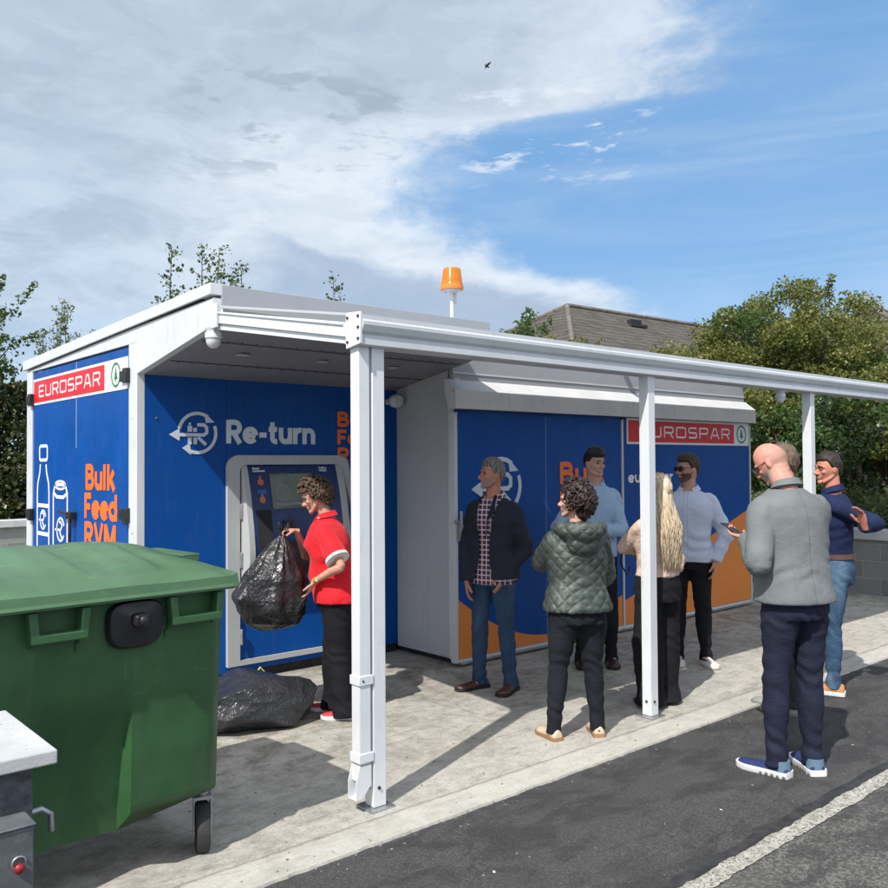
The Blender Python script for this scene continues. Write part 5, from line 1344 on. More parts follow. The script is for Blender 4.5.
def shell(mask, thick, amp=.004, freq=40., fem=False, sink=.014, scale=(1, 1, 1), sg=96, rn=72, extra=None):
    b = MB(); rr = []
    for i in range(rn + 1):
        t = math.pi * (i if 0 < i < rn else (i + (.03 if i == 0 else -.03))) / rn; ring = []
        for j in range(sg):
            a = 2 * math.pi * j / sg
            u = V((math.sin(t) * math.cos(a), math.sin(t) * math.sin(a), -math.cos(t))); p = head_vert(u, fem); k = max(0, min(1, mask(u)))
            nz = mnoise.noise(p * freq) * amp + mnoise.noise(p * freq * 2.7) * amp * .5
            th = thick(u) if callable(thick) else thick
            r = k * (th + nz) - (1 - k) * sink
            q = p + u * r
            if extra: q = extra(u, q, k)
            ring.append(q)
        rr.append(ring)
    b.loft(rr); return b
def sstep(a, b_, x): t = max(0., min(1., (x - a) / (b_ - a))); return t * t * (3 - 2 * t)
def hairline(u, front=.52, side=-.02, back=-.62):
    y = u.y
    if y > .45: l = front - .12 * abs(u.x) * 0
    elif y > .12: l = side + (front - side) * sstep(.12, .45, y)
    elif y > -.15: l = side
    else: l = side + (back - side) * sstep(-.15, -.75, y) if False else side + (back - side) * sstep(.15, .75, -y)
    return sstep(l - .06, l + .07, u.z)

def shoe_mesh(L_, W_, H_, sole, mat_u, mat_s, parent, loc, yaw, heel=.0, low=True, name='shoe', chunky=0.):
    """upper is the shoe part, sole is its sub-part; toe points along +y of the shoe frame"""
    b = MB(); rr = []
    P_ = [(-.265, .45, .35), (-.262, .72, .62), (-.235, .86, .74), (-.18, .92, .80), (-.08, .93, .88), (.0, .90, .88), (.12, .88, .76), (.25, .92, .62), (.40, 1.0, .52), (.54, 1.0, .46), (.65, .88, .40), (.71, .62, .32), (.735, .25, .20)]
    for (y, w_, h_) in P_:
        ring = []
        for j in range(20):
            t = 2 * math.pi * j / 20; c, s = math.cos(t), math.sin(t)
            z = sole + (max(0, s) ** .8) * (H_ - sole) * h_ if s > 0 else sole - .002 + 0 * s
            k = 1 - .35 * max(0, s) ** 1.5
            ring.append((c * W_ / 2 * w_ * k + .006 * (y > .4) * 0, y * L_, z))
        rr.append(ring)
    b.loft(rr); up = b.build(name, mat_u, parent, smooth=60)
    up.location = loc; up.rotation_euler = (0, 0, yaw)
    b = MB(); rr = []
    for (y, w_, h_) in [(-.285, .45, 0), (-.27, .82, 0), (-.20, 1.0, 0), (-.05, .96, 0), (.1, .94, 0), (.28, 1.0, 0), (.42, 1.08, 0), (.56, 1.06, 0), (.68, .90, .3), (.745, .60, .5), (.765, .28, .6)]:
        zb = .0 + .012 * h_; zt = sole + .004 + .006 * h_ + (heel if y < -.1 else 0) * 0
        hw = W_ / 2 * w_ * (1.04 + chunky)
        rr.append([(-hw, y * L_, zb + .003), (-hw * .96, y * L_, zb), (hw * .96, y * L_, zb), (hw, y * L_, zb + .003), (hw, y * L_, zt), (-hw, y * L_, zt)])
    b.loft(rr); so = b.build('sole', mat_s, up, smooth=40)
    return up

TM_ = [(.44, .150, .110), (.48, .168, .118), (.52, .170, .122), (.56, .163, .117), (.60, .157, .112), (.66, .165, .114), (.72, .182, .120), (.765, .186, .117), (.79, .172, .108), (.808, .142, .096), (.825, .104, .082), (.842, .070, .068), (.86, .058, .060)]
TF_ = [(.44, .160, .120), (.48, .178, .128), (.52, .180, .128), (.56, .163, .115), (.61, .140, .102), (.66, .146, .107), (.72, .160, .122), (.755, .162, .112), (.782, .150, .100), (.803, .116, .086), (.822, .080, .070), (.84, .056, .056), (.86, .048, .050)]
class Person:
    def __init__(s, label, px_pos, view_deg, H, fem=False, build=1., lean=0., skin=None, group='people waiting at the kiosk', belly=0.):
        s.H = H; s.fem = fem; s.k = H / 1.75; s.build = build; s.lean = lean; s.belly = belly
        x, y = px_pos; f = V((x, y, 0)).normalized(); r = V((f.y, -f.x, 0))
        a = R_(view_deg); d = f * (-math.cos(a)) + r * (-math.sin(a))       # 0 towards the camera, 90 to picture left, 180 away
        s.f = f; s.r = r; s.d = d; rz = math.atan2(-d.x, d.y); s.rz = rz
        s.root = thing('person', label, 'person', (x, y, 0), rz, group)
        s.inv = Matrix.Rotation(-rz, 4, 'Z') @ Matrix.Translation((-x, -y, 0))
        s.skin = skin; s.base_z = .0
        s.T = TF_ if fem else TM_
        s.hip = {q: V((q * .088 * s.k * (1.05 if fem else 1), 0, .50 * H)) for q in (-1, 1)}
        sw = (.142 if fem else .168) * s.k * build
        s.sh = {q: s.bend(V((q * sw, -.012, .778 * H))) for q in (-1, 1)}
        s.l1, s.l2 = .172 * H, .148 * H
    def view(s, right, near, z):
        """local point given by metres to picture right, metres towards the camera and height"""
        o = s.root.location; w = V((o.x, o.y, 0)) + s.r * right - s.f * near; q = s.inv @ V((w.x, w.y, 0)); return V((q.x, q.y, z))
    def vdir(s, right, near, up):
        w = s.r * right - s.f * near; q = s.inv.to_3x3() @ V((w.x, w.y, 0)); return V((q.x, q.y, up))
    def bend(s, p):
        z = p.z - .52 * s.H
        if z > 0: p = V((p.x, p.y + s.lean * z + s.lean * z * z * .6, p.z - .5 * s.lean * s.lean * z))
        return p
    def torso(s, z0, z1, ease=0., hem=0., seg=30, top=None, front_pad=0.):
        zs = [t[0] for t in s.T]; rings = []
        for z in np.linspace(z0, z1, 22):
            rx = float(np.interp(z, zs, [t[1] for t in s.T])) * s.k * s.build; ry = float(np.interp(z, zs, [t[2] for t in s.T])) * s.k * s.build
            cy = .006 * math.sin((z - .5) * 9)
            bl = s.belly * math.exp(-((z - .60) / .06) ** 2)
            if s.fem: 
                bust = .030 * math.exp(-((z - .725) / .03) ** 2)
            else: bust = .008 * math.exp(-((z - .74) / .04) ** 2)
            e = ease + hem * max(0, (z0 + .10 - z) / .10)
            if z > .80: e *= max(.35, 1 - (z - .80) * 14)
            c = s.bend(V((0, cy + bl * .5 + bust * .5 + front_pad * .5 * (z < .78), z * s.H)))
            rings.append((c.x, c.y, c.z, rx + e, ry + e + bl * .5 + bust * .5))
        return ell_loft(rings, seg, .88)
    def arms(s, L, Rr_, hints):
        """wrist targets (local) for side -1 (left) and +1 (right)"""
        s.wr, s.el = {}, {}
        for q, tgt, hint in ((-1, L, hints[0]), (1, Rr_, hints[1])):
            s.el[q], s.wr[q] = ik(s.sh[q], tgt, s.l1, s.l2, hint)
    def legs(s, fl, fr, kfwd=.012):
        """ankle xy for left and right"""
        s.an, s.kn = {}, {}
        for q, a in ((-1, fl), (1, fr)):
            s.an[q] = V((a[0], a[1], .075)); m_ = s.hip[q].lerp(s.an[q], .5); s.kn[q] = V((m_.x, m_.y + kfwd + (a[1] * .15 if a[1] > 0 else 0), .285 * s.H))
    def sleeve(s, q, ease, to=1., cuff=0., flare=0., r=None, bulk=1.):
        k = s.k * (.88 if s.fem else 1) * bulk
        sh, el, wr = s.sh[q], s.el[q], s.wr[q]
        sh_in = sh + V((-q * .05, 0, .004))
        rs = [.046 * k, .050 * k, .046 * k, .041 * k, .040 * k, .029 * k]
        if to <= .5:   # short sleeve
            e = sh.lerp(el, to * 2)
            return [limb_piece([sh_in, sh, sh.lerp(e, .5)], [rs[0] + ease, rs[1] + ease, rs[2] + ease * 1.2]), flat_limb([sh, sh.lerp(e, .5), e], [rs[1] + ease, rs[2] + ease * 1.25 + .004, rs[2] + ease * 1.6 + flare], 20)]
        end = el.lerp(wr, (to - .5) * 2)
        a = limb_piece([sh_in, sh, sh.lerp(el, .5), el], [rs[0] + ease, rs[1] + ease, rs[2] + ease, rs[3] + ease])
        c = flat_limb([el + (sh - el).normalized() * .02, el, el.lerp(end, .35), el.lerp(end, .8), end], [rs[3] + ease, rs[3] + ease, rs[4] + ease, rs[5] + ease + .004, rs[5] + ease + flare], 20)
        return [a, c]
    def body(s, hands, curl=(.35, .35), head_view=None, pitch=0., roll=0., head_fwd=0., voxel=.0055, hs=None, thumb=(.6, .6), nose=1., neck_r=None, beard=None, fringe=None):
        """hands: {side: (dir, palm normal, thumb dir)}"""
        H, k = s.H, s.k; P_ = []
        hk = (.965 if s.fem else 1.0) * (.90 + .10 * k); s.hk = hk
        nb = s.bend(V((0, -.010, .835 * H))); hc = s.bend(V((0, .012, .937 * H))) + V((0, head_fwd, -abs(head_fwd) * .35))
        hv = 0. if head_view is None else head_view
        s.hM = Matrix.Translation(hc) @ Matrix.Rotation(hv, 4, 'Z') @ Matrix.Rotation(-pitch, 4, 'X') @ Matrix.Rotation(roll, 4, 'Y') @ Matrix.Scale(hk, 4)
        for p in head_pieces(s.fem, nose): P_.append(xf(p, s.hM))
        nr = neck_r or (.047 if s.fem else .056) * k
        P_.append(limb_piece([nb - V((0, 0.0, .05)), nb, (nb + hc) * .5 + V((0, -.005, 0)), s.hM @ V((0, -.020, -.045))], [nr * 1.35, nr * 1.08, nr, nr * .98], 18))
        P_.append(s.torso(.46, .838, -.028)); 
        for q in (-1, 1):
            sh, el, wr = s.sh[q], s.el[q], s.wr[q]; kk = k * (.86 if s.fem else 1)
            P_.append(limb_piece([sh + V((-q * .05, 0, 0)), sh, sh.lerp(el, .5), el, el.lerp(wr, .3), el.lerp(wr, .75), wr], [.044 * kk, .047 * kk, .043 * kk, .037 * kk, .040 * kk, .029 * kk, .0245 * kk], 14))
            P_.append(limb_piece([s.hip[q], s.hip[q].lerp(s.kn[q], .5), s.kn[q], s.kn[q].lerp(s.an[q], .35), s.an[q]], [.075 * k, .062 * k, .048 * k, .048 * k, .032 * k], 12))
            P_.append(limb_piece([s.an[q], s.an[q] + V((0, .05, -.045))], [.03 * k, .025 * k], 10))
            if hands.get(q): P_ += hand_pieces(wr, *hands[q], curl=curl[0 if q < 0 else 1], s=(.90 if s.fem else 1.) * k * 1.0, thumb=thumb[0 if q < 0 else 1])
        s.bodyo = fuse('body', P_, s.skin, s.root, voxel, 2, None)
        if beard or fringe:
            me = s.bodyo.data; inv = s.hM.inverted()
            me.materials.append(beard or s.skin); me.materials.append(fringe or s.skin)
            for pl in me.polygons:
                q = inv @ pl.center
                if q.length > .17: continue
                jit = .006 * mnoise.noise(q * 60)
                if beard and q.y > .012 + jit + max(0, -.085 - q.z) * 2 and -.125 < q.z < (-.036 - .02 * max(0, 1 - abs(q.x) / .03) * (q.y > .07) + jit + .25 * max(0, .03 - q.y)) and not (abs(q.x) < .022 and q.y > .076 and -.071 < q.z < -.054): pl.material_index = 1
                if fringe and q.y < -.005 + jit and -.075 < q.z < .035 + jit and q.length > .06 and abs(q.x) < .079: pl.material_index = 2
        for q in (-1, 1):
            e = MB(); e.sphere((0, 0, 0), .0098 * hk, 14, 10); eo = e.build('eye', M['eye'], s.root, smooth=80); eo.location = s.hM @ V((q * .031, .0735, .004))
            ir = MB(); ir.sphere((0, 0, 0), (.0058 * hk, .0022, .0058 * hk), 12, 8); io = ir.build('iris', M['iris'], eo, smooth=80); io.location = V(((s.hM.to_3x3() @ V((0, .0092, 0)))))
            io.rotation_euler = (0, 0, hv)
        return s
    def brows(s, mat):
        for q in (-1, 1):
            b = limb_piece([(q * .014, .0915, .0235), (q * .032, .0885, .0275), (q * .050, .072, .0205)], [.0028, .0036, .002], 8)
            xf(b, s.hM).build('eyebrow', mat, s.root, smooth=80)
    def hair(s, mat, mask, thick, amp=.004, freq=40., name='hair', pieces=None, voxel=.005, smooth=1, **kw):
        b = shell(mask, thick, amp, freq, s.fem, **kw); P_ = [xf(b, s.hM)] + [xf(p, s.hM) for p in (pieces or [])]
        if pieces: return fuse(name, P_, mat, s.root, voxel, smooth)
        return P_[0].build(name, mat, s.root, smooth=180)
    def trousers(s, mat, ease=.012, hem=.055, waist=.60, hemz=.035, wide=0., taper=1., fold=1., voxel=.0085, seed=0):
        k = s.k; P_ = [s.torso(.455, waist, ease)]
        for q in (-1, 1):
            kn, an, hp = s.kn[q], s.an[q], s.hip[q]
            end = V((an.x, an.y - .005, hemz))
            th = (.092 if s.fem else .086) * k * s.build
            P_.append(flat_limb([hp + V((0, 0, .05)), hp, hp.lerp(kn, .25) , hp.lerp(kn, .6), kn, kn.lerp(end, .35), kn.lerp(end, .75), end],
                                [th * .9, th + ease, th * .98 + ease, th * .80 + ease + wide * .5, .058 * k * taper + ease + wide, .056 * k * taper + ease + wide, (hem * .62 + .036 * k * .38) * 1.0 + wide * .9, hem + wide], 22))
        def dsp(p, n_):
            a = .0045 * fold * mnoise.noise(V((p.x * 7 + seed, p.y * 7, p.z * 13)))
            zk = s.kn[1].z
            kk = math.exp(-((p.z - zk) / .10) ** 2) * .9 + math.exp(-((p.z - hemz - .10) / .10) ** 2) * 1.3 + math.exp(-((p.z - .46 * s.H) / .07) ** 2) * .8 + .25
            a += kk * fold * .0045 * math.sin(p.z * 62 + 7 * mnoise.noise(V((p.x * 8 + seed, p.y * 8, p.z * 5))) + p.x * 30 - p.y * 18) * (.4 + .6 * abs(mnoise.noise(V((p.x * 6, p.y * 6 + seed, p.z * 10)))) * 1.6)
            return a
        return fuse('trousers', P_, mat, s.root, voxel, 3, dsp)
    def top(s, name, mat, z0, z1=.832, ease=.016, hem=.0, to=1., sl_ease=None, flare=.004, fold=1., cut=None, voxel=.008, extra=None, dispx=None, seed=0, bulk=1., front_pad=0.):
        sl = ease if sl_ease is None else sl_ease; P_ = [s.torso(z0, z1, ease, hem, front_pad=front_pad)]
        for q in (-1, 1): P_ += s.sleeve(q, sl, to, flare=flare, bulk=bulk)
        if extra: P_ += extra
        def dsp(p, n_):
            a = .0045 * fold * mnoise.noise(V((p.x * 6 + seed, p.y * 6, p.z * 5)))
            kk = .35
            for q in (-1, 1):
                kk += 1.2 * math.exp(-((p - s.el[q]).length / .09) ** 2) + .9 * math.exp(-((p - s.sh[q] + V((0, 0, .10))).length / .10) ** 2)
            kk += .5 * math.exp(-((p.z - .58 * s.H) / .09) ** 2)
            a += kk * fold * .0055 * math.sin(46 * (p.z * .9 + abs(p.x) * .55 + p.y * .3) + 5 * mnoise.noise(V((p.x * 6 + seed, p.y * 6, p.z * 6))))* (.3 + abs(mnoise.noise(V((p.x * 5, p.y * 5 + seed, p.z * 7)))) * 1.8)
            if dispx: a += dispx(p, n_)
            return a
        return fuse(name, P_, mat, s.root, voxel, 3, dsp, cut)
    def collar(s, mat, z=.838, r=None, h=.045, name='collar', open_front=.0, lean=.25, thick=.006):
        r = r or (.058 if s.fem else .068) * s.k; b = MB(); c = s.bend(V((0, -.006, z * s.H))); n_ = 40; rr = []
        for j in range(n_ + 1):
            t = math.pi / 2 + open_front + (2 * math.pi - 2 * open_front) * j / n_; x, y = math.cos(t), math.sin(t)
            tilt = -lean * y
            hh = h * (1 - .25 * max(0, y))
            base = c + V((x * r * 1.12, y * r * 1.02, tilt * r - .012)); top = c + V((x * r * .98, y * r * .92, tilt * r + hh)); out_ = c + V((x * (r + .016) * 1.08, y * (r + .014), tilt * r + hh * .15 - .006 - .012 * max(0, y)))
            rr.append([base, top, top + V((x, y, 0)) * thick, out_ + V((x, y, 0)) * thick, out_])
        b.loft(rr); return b.build(name, mat, s.root, smooth=50)
    def belt(s, mat, z, ease=.016, name='belt', h=.035):
        b = MB(); tb = s.torso(z - h / 2 / s.H, z + h / 2 / s.H, ease); return tb.build(name, mat, s.root, smooth=50)
    def shoes(s, mu, ms, yaw=(0, 0), L_=.265, W_=.098, H_=.085, sole=.02, ground=0., **kw):
        for q, yw in ((-1, yaw[0]), (1, yaw[1])):
            k = s.k if not s.fem else s.k * .92
            shoe_mesh(L_ * k, W_ * k, H_, sole, mu, ms, s.root, (s.an[q].x, s.an[q].y + .0, ground), yw, **kw)
    def glasses(s, frame, lens, w_=.026, h_=.018, round_=.3):
        g = MB()
        for q in (-1, 1):
            pts_ = [(q * .032 + .027 * math.copysign(abs(math.cos(t)) ** .7, math.cos(t)), .100, .002 + .019 * math.copysign(abs(math.sin(t)) ** .7, math.sin(t))) for t in [2 * math.pi * i / 20 for i in range(21)]]
            g.tube(pts_, .0026, 6, False)
            g.tube([(q * .060, .098, .010), (q * .077, .060, .010), (q * .079, -.005, .008), (q * .077, -.022, -.004)], .0024, 6)
        g.tube([(-.006, .101, .006), (0, .104, .009), (.006, .101, .006)], .0024, 6)
        go = xf(g, s.hM).build('glasses', frame, s.root, smooth=60)
        for q in (-1, 1):
            l = MB(); ring = [(q * .032 + .0265 * math.copysign(abs(math.cos(t)) ** .7, math.cos(t)), .002 + .0185 * math.copysign(abs(math.sin(t)) ** .7, math.sin(t))) for t in [2 * math.pi * i / 20 for i in range(20)]]
            l.loft([[(x, .0985, z) for x, z in ring], [(x, .1005, z) for x, z in ring]]); xf(l, s.hM).build('lens', lens, go)
M['eye'] = simple('eye_white', (.15, .12, .11), .25, var=.02); M['iris'] = simple('iris_dark', (.02, .015, .012), .15)
M['skin_a'] = skin_mat('skin_fair', (.52, .285, .20)); M['skin_b'] = skin_mat('skin_ruddy', (.50, .215, .145)); M['skin_c'] = skin_mat('skin_light', (.56, .33, .245)); M['skin_d'] = skin_mat('skin_rosy', (.60, .265, .20))
BLK = cloth('black_cloth', (.010, .010, .013), .9, .2, sheen=0); DEN = cloth('black_denim', (.014, .016, .022), .9, .25)
def denim(name, col, fade):
    def fn(n, o, c):
        f = n.noise(n.vscale(o, (3.2, 3.2, 1.0)), 1.6, 4, .6, .3)
        c = n.mix(n.math('MULTIPLY', n.rng(f, .45, .68), .6), c, fade)
        return n.mix(n.math('MULTIPLY', n.rng(n.noise(n.vscale(o, (300, 300, 60)), 1, 2), .45, .7), .3), c, fade)
    return cloth(name, col, .9, .15, fn=fn)
def clump_hair(fn_mask, n_, rad, seed, fem=True, size=(.010, .018), curl=.012, thick=.0055, out=.012, drop=0.):
    rng = random.Random(seed); ps = []
    while len(ps) < n_:
        u = V((rng.gauss(0, 1), rng.gauss(0, 1), rng.gauss(0, 1))).normalized()
        if fn_mask(u) < .6: continue
        p = head_vert(u, fem) + u * (out * rng.uniform(.5, 1.4)); t1 = u.orthogonal().normalized(); t2 = u.cross(t1); a0 = rng.uniform(0, 6.28); R0 = curl * rng.uniform(.6, 1.3)
        pts_ = []
        for i in range(8):
            a = a0 + i * .85
            pts_.append(p + (t1 * math.cos(a) + t2 * math.sin(a)) * R0 + u * (i * .0022 * rng.uniform(.5, 1.5)) + V((0, 0, -drop * i)))
        b = MB(); b.tube(pts_, [thick * .5] + [thick] * 6 + [thick * .3], 6); ps.append(b)
    return ps

# ---------------- woman in red polo holding the sack
p = Person('woman with short curly hair in a red polo shirt holding up a black bag', (3.345, 4.94), 104, 1.60, True, 1.12, .14, M['skin_a'], belly=.05)
pr = p
p.legs((-.095, -.06), (.085, .07))
gripR = p.view(-.29, -.06, 1.245); gripL = p.view(-.165, .17, .925)
p.arms(gripL, gripR, (p.vdir(.5, .5, -.3), p.vdir(.2, -.5, -.8)))
p.body({-1: (p.vdir(-.45, -.1, -.95), p.vdir(-.85, -.2, .3), p.vdir(-.2, .9, -.1)), 1: (p.vdir(-.9, .15, .12), p.vdir(.1, .0, -1), p.vdir(-.2, 1, .1))}, (.30, .95), R_(8), .42, 0, .02)
MH1 = hair_mat('brown_curls', (.030, .018, .012), (.13, .078, .045), (40, 40, 40))
mk1 = lambda u: hairline(u, .40, -.25, -.72)
p.hair(MH1, mk1, .014, .010, 26, pieces=clump_hair(mk1, 420, 0, 2, curl=.011, out=.021, thick=.0042), voxel=.0038, smooth=1)
REDP = cloth('red_polo_cloth', (.66, .010, .020), .75, .06, sheen=.1)
p.trousers(cloth('black_trouser_cloth', (.008, .008, .011), .85, .2, sheen=0), .014, .082, .555, .02, .010, 1.1, .9)
p.top('polo_shirt', REDP, .485, .838, .022, .012, .40, .024, .004, 1.0, seed=3)
WTR = cloth('white_trim', (.75, .73, .72), .8, .04)
for q in (-1, 1):
    e = p.sh[q].lerp(p.el[q], .80); d_ = (p.el[q] - p.sh[q]).normalized(); kk = p.k * .88
    flat_limb([e - d_ * .016, e + d_ * .004], [.050 * kk + .040, .050 * kk + .041], 24).build('sleeve_trim', WTR, p.root, smooth=40)
p.collar(REDP, .842, .060, .030); 
cb = MB(); c_ = p.bend(V((0, -.006, .842 * p.H)))
cb.tube([(c_.x + math.cos(t) * .079, c_.y + math.sin(t) * .074, c_.z - .25 * math.sin(t) * .06 + .000) for t in [2 * math.pi * i / 36 + 1.0 + math.pi / 2 for i in range(26)]], .0045, 6); cb.build('collar_trim', WTR, p.root, smooth=60)
ly = MB(); ly.tube([p.bend(V((-.06, .05, .835 * p.H))), p.bend(V((-.075, .12, .78 * p.H))), p.bend(V((-.02, .165, .70 * p.H))), p.bend(V((0, .17, .62 * p.H)))], .005, 6); ly.tube([p.bend(V((.06, .05, .835 * p.H))), p.bend(V((.05, .14, .76 * p.H))), p.bend(V((.01, .168, .68 * p.H)))], .005, 6); ly.build('lanyard', BLK, p.root, smooth=60)
wt = MB(); dW = (p.wr[-1] - p.el[-1]).normalized(); wc = p.wr[-1] - dW * .015
wt.tube([wc - dW * .006, wc + dW * .006], .0285, 20); wt.sphere(wc + p.vdir(.3, .9, 0).normalized() * .026, .014, 12, 8)
wt.build('watch', simple('watch_gold', (.55, .42, .2), .3, .8), p.root, smooth=60)
p.shoes(simple('red_trainer', (.42, .03, .04), .6, var=.1), M['white_l'], (.15, .0), .25, .092, .075, .022)
sk = p.root.matrix_basis @ (p.wr[1] + V(p.vdir(-.9, .15, .12)).normalized() * .085)
hs.scale = (1.03, 1.05, 1.08)
hs.location = (sk.x - .01, sk.y, sk.z - .045); hs.rotation_euler = (0, R_(5), math.atan2(-pr.r.y * -1, pr.r.x))

# ---------------- man in dark blazer and checked shirt
p = Person('grey haired man in dark navy blazer over checked shirt and blue jeans', (4.575, 4.705), 32, 1.725, False, 1.0, -.02, M['skin_b'])
p.legs((-.135, -.03), (.115, .02))
p.arms(p.view(.085, .115, .875), p.view(-.195, .05, .80), (p.vdir(1, -.2, -.2), p.vdir(-.6, -.4, 0)))
p.body({-1: (p.vdir(-.3, .15, -.95), p.vdir(-.6, -.4, 0), p.vdir(-.4, .8, 0)), 1: (p.vdir(.05, .1, -1), p.vdir(.8, 0, 0), p.vdir(0, 1, 0))}, (.3, .35), R_(-38), -.02, beard=skin_mat('grey_stubble', (.30, .20, .16), (.5, .45, .42)))
MG = hair_mat('grey_hair', (.055, .052, .05), (.26, .25, .24)); MG2 = hair_mat('grey_stubble', (.20, .15, .13), (.34, .28, .25))
p.hair(MG, lambda u: hairline(u, .50, .02, -.55), lambda u: .006 + .011 * max(0, u.z), .005, 34)
p.brows(MG)
def plaid(n, o, c):
    x, y, z = n.sep(o); a = n.math('ADD', x, n.math('MULTIPLY', y, .35))
    fx = n.math('FRACT', n.math('MULTIPLY', a, 27)); fz = n.math('FRACT', n.math('MULTIPLY', z, 27))
    lx = n.rng(n.math('ABSOLUTE', n.math('SUBTRACT', fx, .5)), .16, .10); lz = n.rng(n.math('ABSOLUTE', n.math('SUBTRACT', fz, .5)), .16, .10)
    base = n.mix(n.rng(n.math('FRACT', n.math('MULTIPLY', a, 13.5)), .45, .55), (.045, .018, .05), (.13, .03, .06))
    c = n.mix(n.math('MULTIPLY', lx, .75), base, (.62, .56, .62)); return n.mix(n.math('MULTIPLY', lz, .75), c, (.66, .60, .66))
CHK = cloth('checked_shirt_cloth', (.1, .05, .1), .8, .05, fn=plaid)
p.trousers(denim('blue_denim', (.022, .052, .105), (.07, .13, .20)), .006, .060, .52, .03, .0, 1.0, 1.1, seed=4)
p.top('shirt', CHK, .462, .832, .008, .020, .9, .004, 0, .6, seed=7)
NAVJ = cloth('dark_navy_blazer_cloth', (.020, .023, .036), .88, .12)
def jcut(q):
    z = q.z / 1.73; w_ = .035 + .045 * sstep(.62, .82, z) + .03 * sstep(.60, .48, z) + .01
    return q.y > .03 and -w_ < (q.x + .015) < w_ * .95 and z > .2 and z < .86
p.top('blazer', NAVJ, .49, .834, .032, .020, 1., .020, .006, 1.1, jcut, seed=9, bulk=1.05)
p.collar(CHK, .838, .070, .032, open_front=.5)
for q in (-1, 1):
    lp = MB(); H = p.H; z = lambda a: a * H
    def yf(zr): return p.torso(zr, zr + .01, .036).v[7][1] if False else None
    pts_ = [(q * .062, .010, .845), (q * .085, .090, .815), (q * .100, .128, .775), (q * .060, .158, .74), (q * .050, .166, .66)]
    inn = [(q * .050, .030, .848), (q * .056, .085, .82), (q * .058, .125, .78), (q * .048, .150, .74), (q * .046, .163, .66)]
    rr_ = [[V((a[0], a[1], a[2] * H)), V((b_[0], b_[1], b_[2] * H)), V((b_[0], b_[1] + .006, b_[2] * H)), V((a[0], a[1] + .008, a[2] * H))] for a, b_ in zip(pts_, inn)]
    lp.loft(rr_); lp.build('lapel', NAVJ, p.root, smooth=50)
p.shoes(simple('brown_leather', (.075, .028, .018), .38, var=.2, coat=.2), simple('dark_sole', (.02, .016, .014), .7), (.15, -.35), .285, .10, .085, .022)

# ---------------- woman in quilted grey-green jacket, seen from behind
p = Person('woman seen from behind in shiny grey green quilted jacket and black jeans', (4.165, 3.53), 160, 1.56, True, 1.10, .02, M['skin_c'])
pg_ = p
p.legs((-.165, .0), (.130, .02))
p.arms(p.view(-.02, -.24, 1.10), p.view(-.02, -.26, 1.03), (p.vdir(-1, -.1, -.45), p.vdir(.8, .2, -.7)))
p.body({-1: (p.vdir(1, -.1, .1), p.vdir(0, 1, 0), V((0, 0, 1))), 1: (p.vdir(-1, -.1, .1), p.vdir(0, 1, 0), V((0, 0, 1)))}, (.4, .4), R_(52), .0)
MD = hair_mat('dark_wavy_hair', (.010, .007, .007), (.045, .024, .018), (50, 50, 30), .42)
mk3 = lambda u: hairline(u, .42, -.30, -.85)
p.hair(MD, mk3, lambda u: .022 + .018 * max(0, -u.y), .010, 20, pieces=clump_hair(lambda u: mk3(u) * (1 if u.y < .4 else 0), 360, 0, 6, curl=.016, out=.032, thick=.0052, drop=.002), voxel=.0042, smooth=1)
p.trousers(cloth('black_jeans_cloth', (.010, .012, .018), .9, .25, sheen=0), .010, .052, .56, .032, .0, 1.0, 1.15, seed=2)
def quilt_d(pp, n_):
    a = (pp.x * .9 + pp.y * .9 * (1 if pp.x > 0 else -1)); a += .012 * mnoise.noise(pp * 7); z_ = pp.z + .012 * mnoise.noise(pp * 6 + V((4, 4, 4))); u = (a + z_ * 1.35) * 30; w_ = (a - z_ * 1.35) * 30
    return (.0085 + .004 * mnoise.noise(pp * 9)) * (min(abs(math.sin(u)), abs(math.sin(w_))) ** .6) - .003
def qfn(n, o, c):
    return n.mix(n.math('MULTIPLY', n.rng(n.noise(o, 13, 4, .6), .45, .7), .25), c, (.20, .235, .21))
mt, n, b_ = new_mat('quilted_shell'); o = n.obj()
c = n.mix(n.rng(n.noise(o, 10, 5, .6), .35, .65), (.042, .056, .050), (.070, .088, .077)); setp(n, b_, color=c, rough=.30, spec=.6, metal=.12)
setp(n, b_, normal=n.bump(n.noise(n.vscale(o, (1, 1, 1.6)), 34, 6, .7, 1.8), .55, .010)); QM = mt
hood_c = p.bend(V((0, -.125, .835 * p.H)))
hd = []
for (dx, rr__) in ((0, .058),):
    pts_ = [hood_c + V((math.cos(t) * .135, .075 + math.sin(t) * .120, .030 * math.cos(t * 1.0) * 0 + .02 * -math.sin(t) * -1)) for t in [math.pi + math.pi * i / 8 for i in range(9)]]
    hd.append(limb_piece(pts_, [.030, .042, .050, .056, .058, .056, .050, .042, .030], 14))
hd.append(MB().sphere(hood_c + V((0, -.020, -.075)), (.115, .050, .095), 20, 14))
p.top('quilted_jacket', QM, .505, .855, .034, .004, .98, .030, .0, .9, seed=12, extra=hd, dispx=quilt_d, voxel=.0075, bulk=1.12)
p.shoes(simple('gold_trainer', (.62, .50, .36), .42, .25, var=.12), simple('gum_sole', (.30, .17, .085), .6), (.30, -.12), .26, .094, .085, .020)
mk_ = MB()
for q in (-1, 1):
    for dx in (.0,): pass

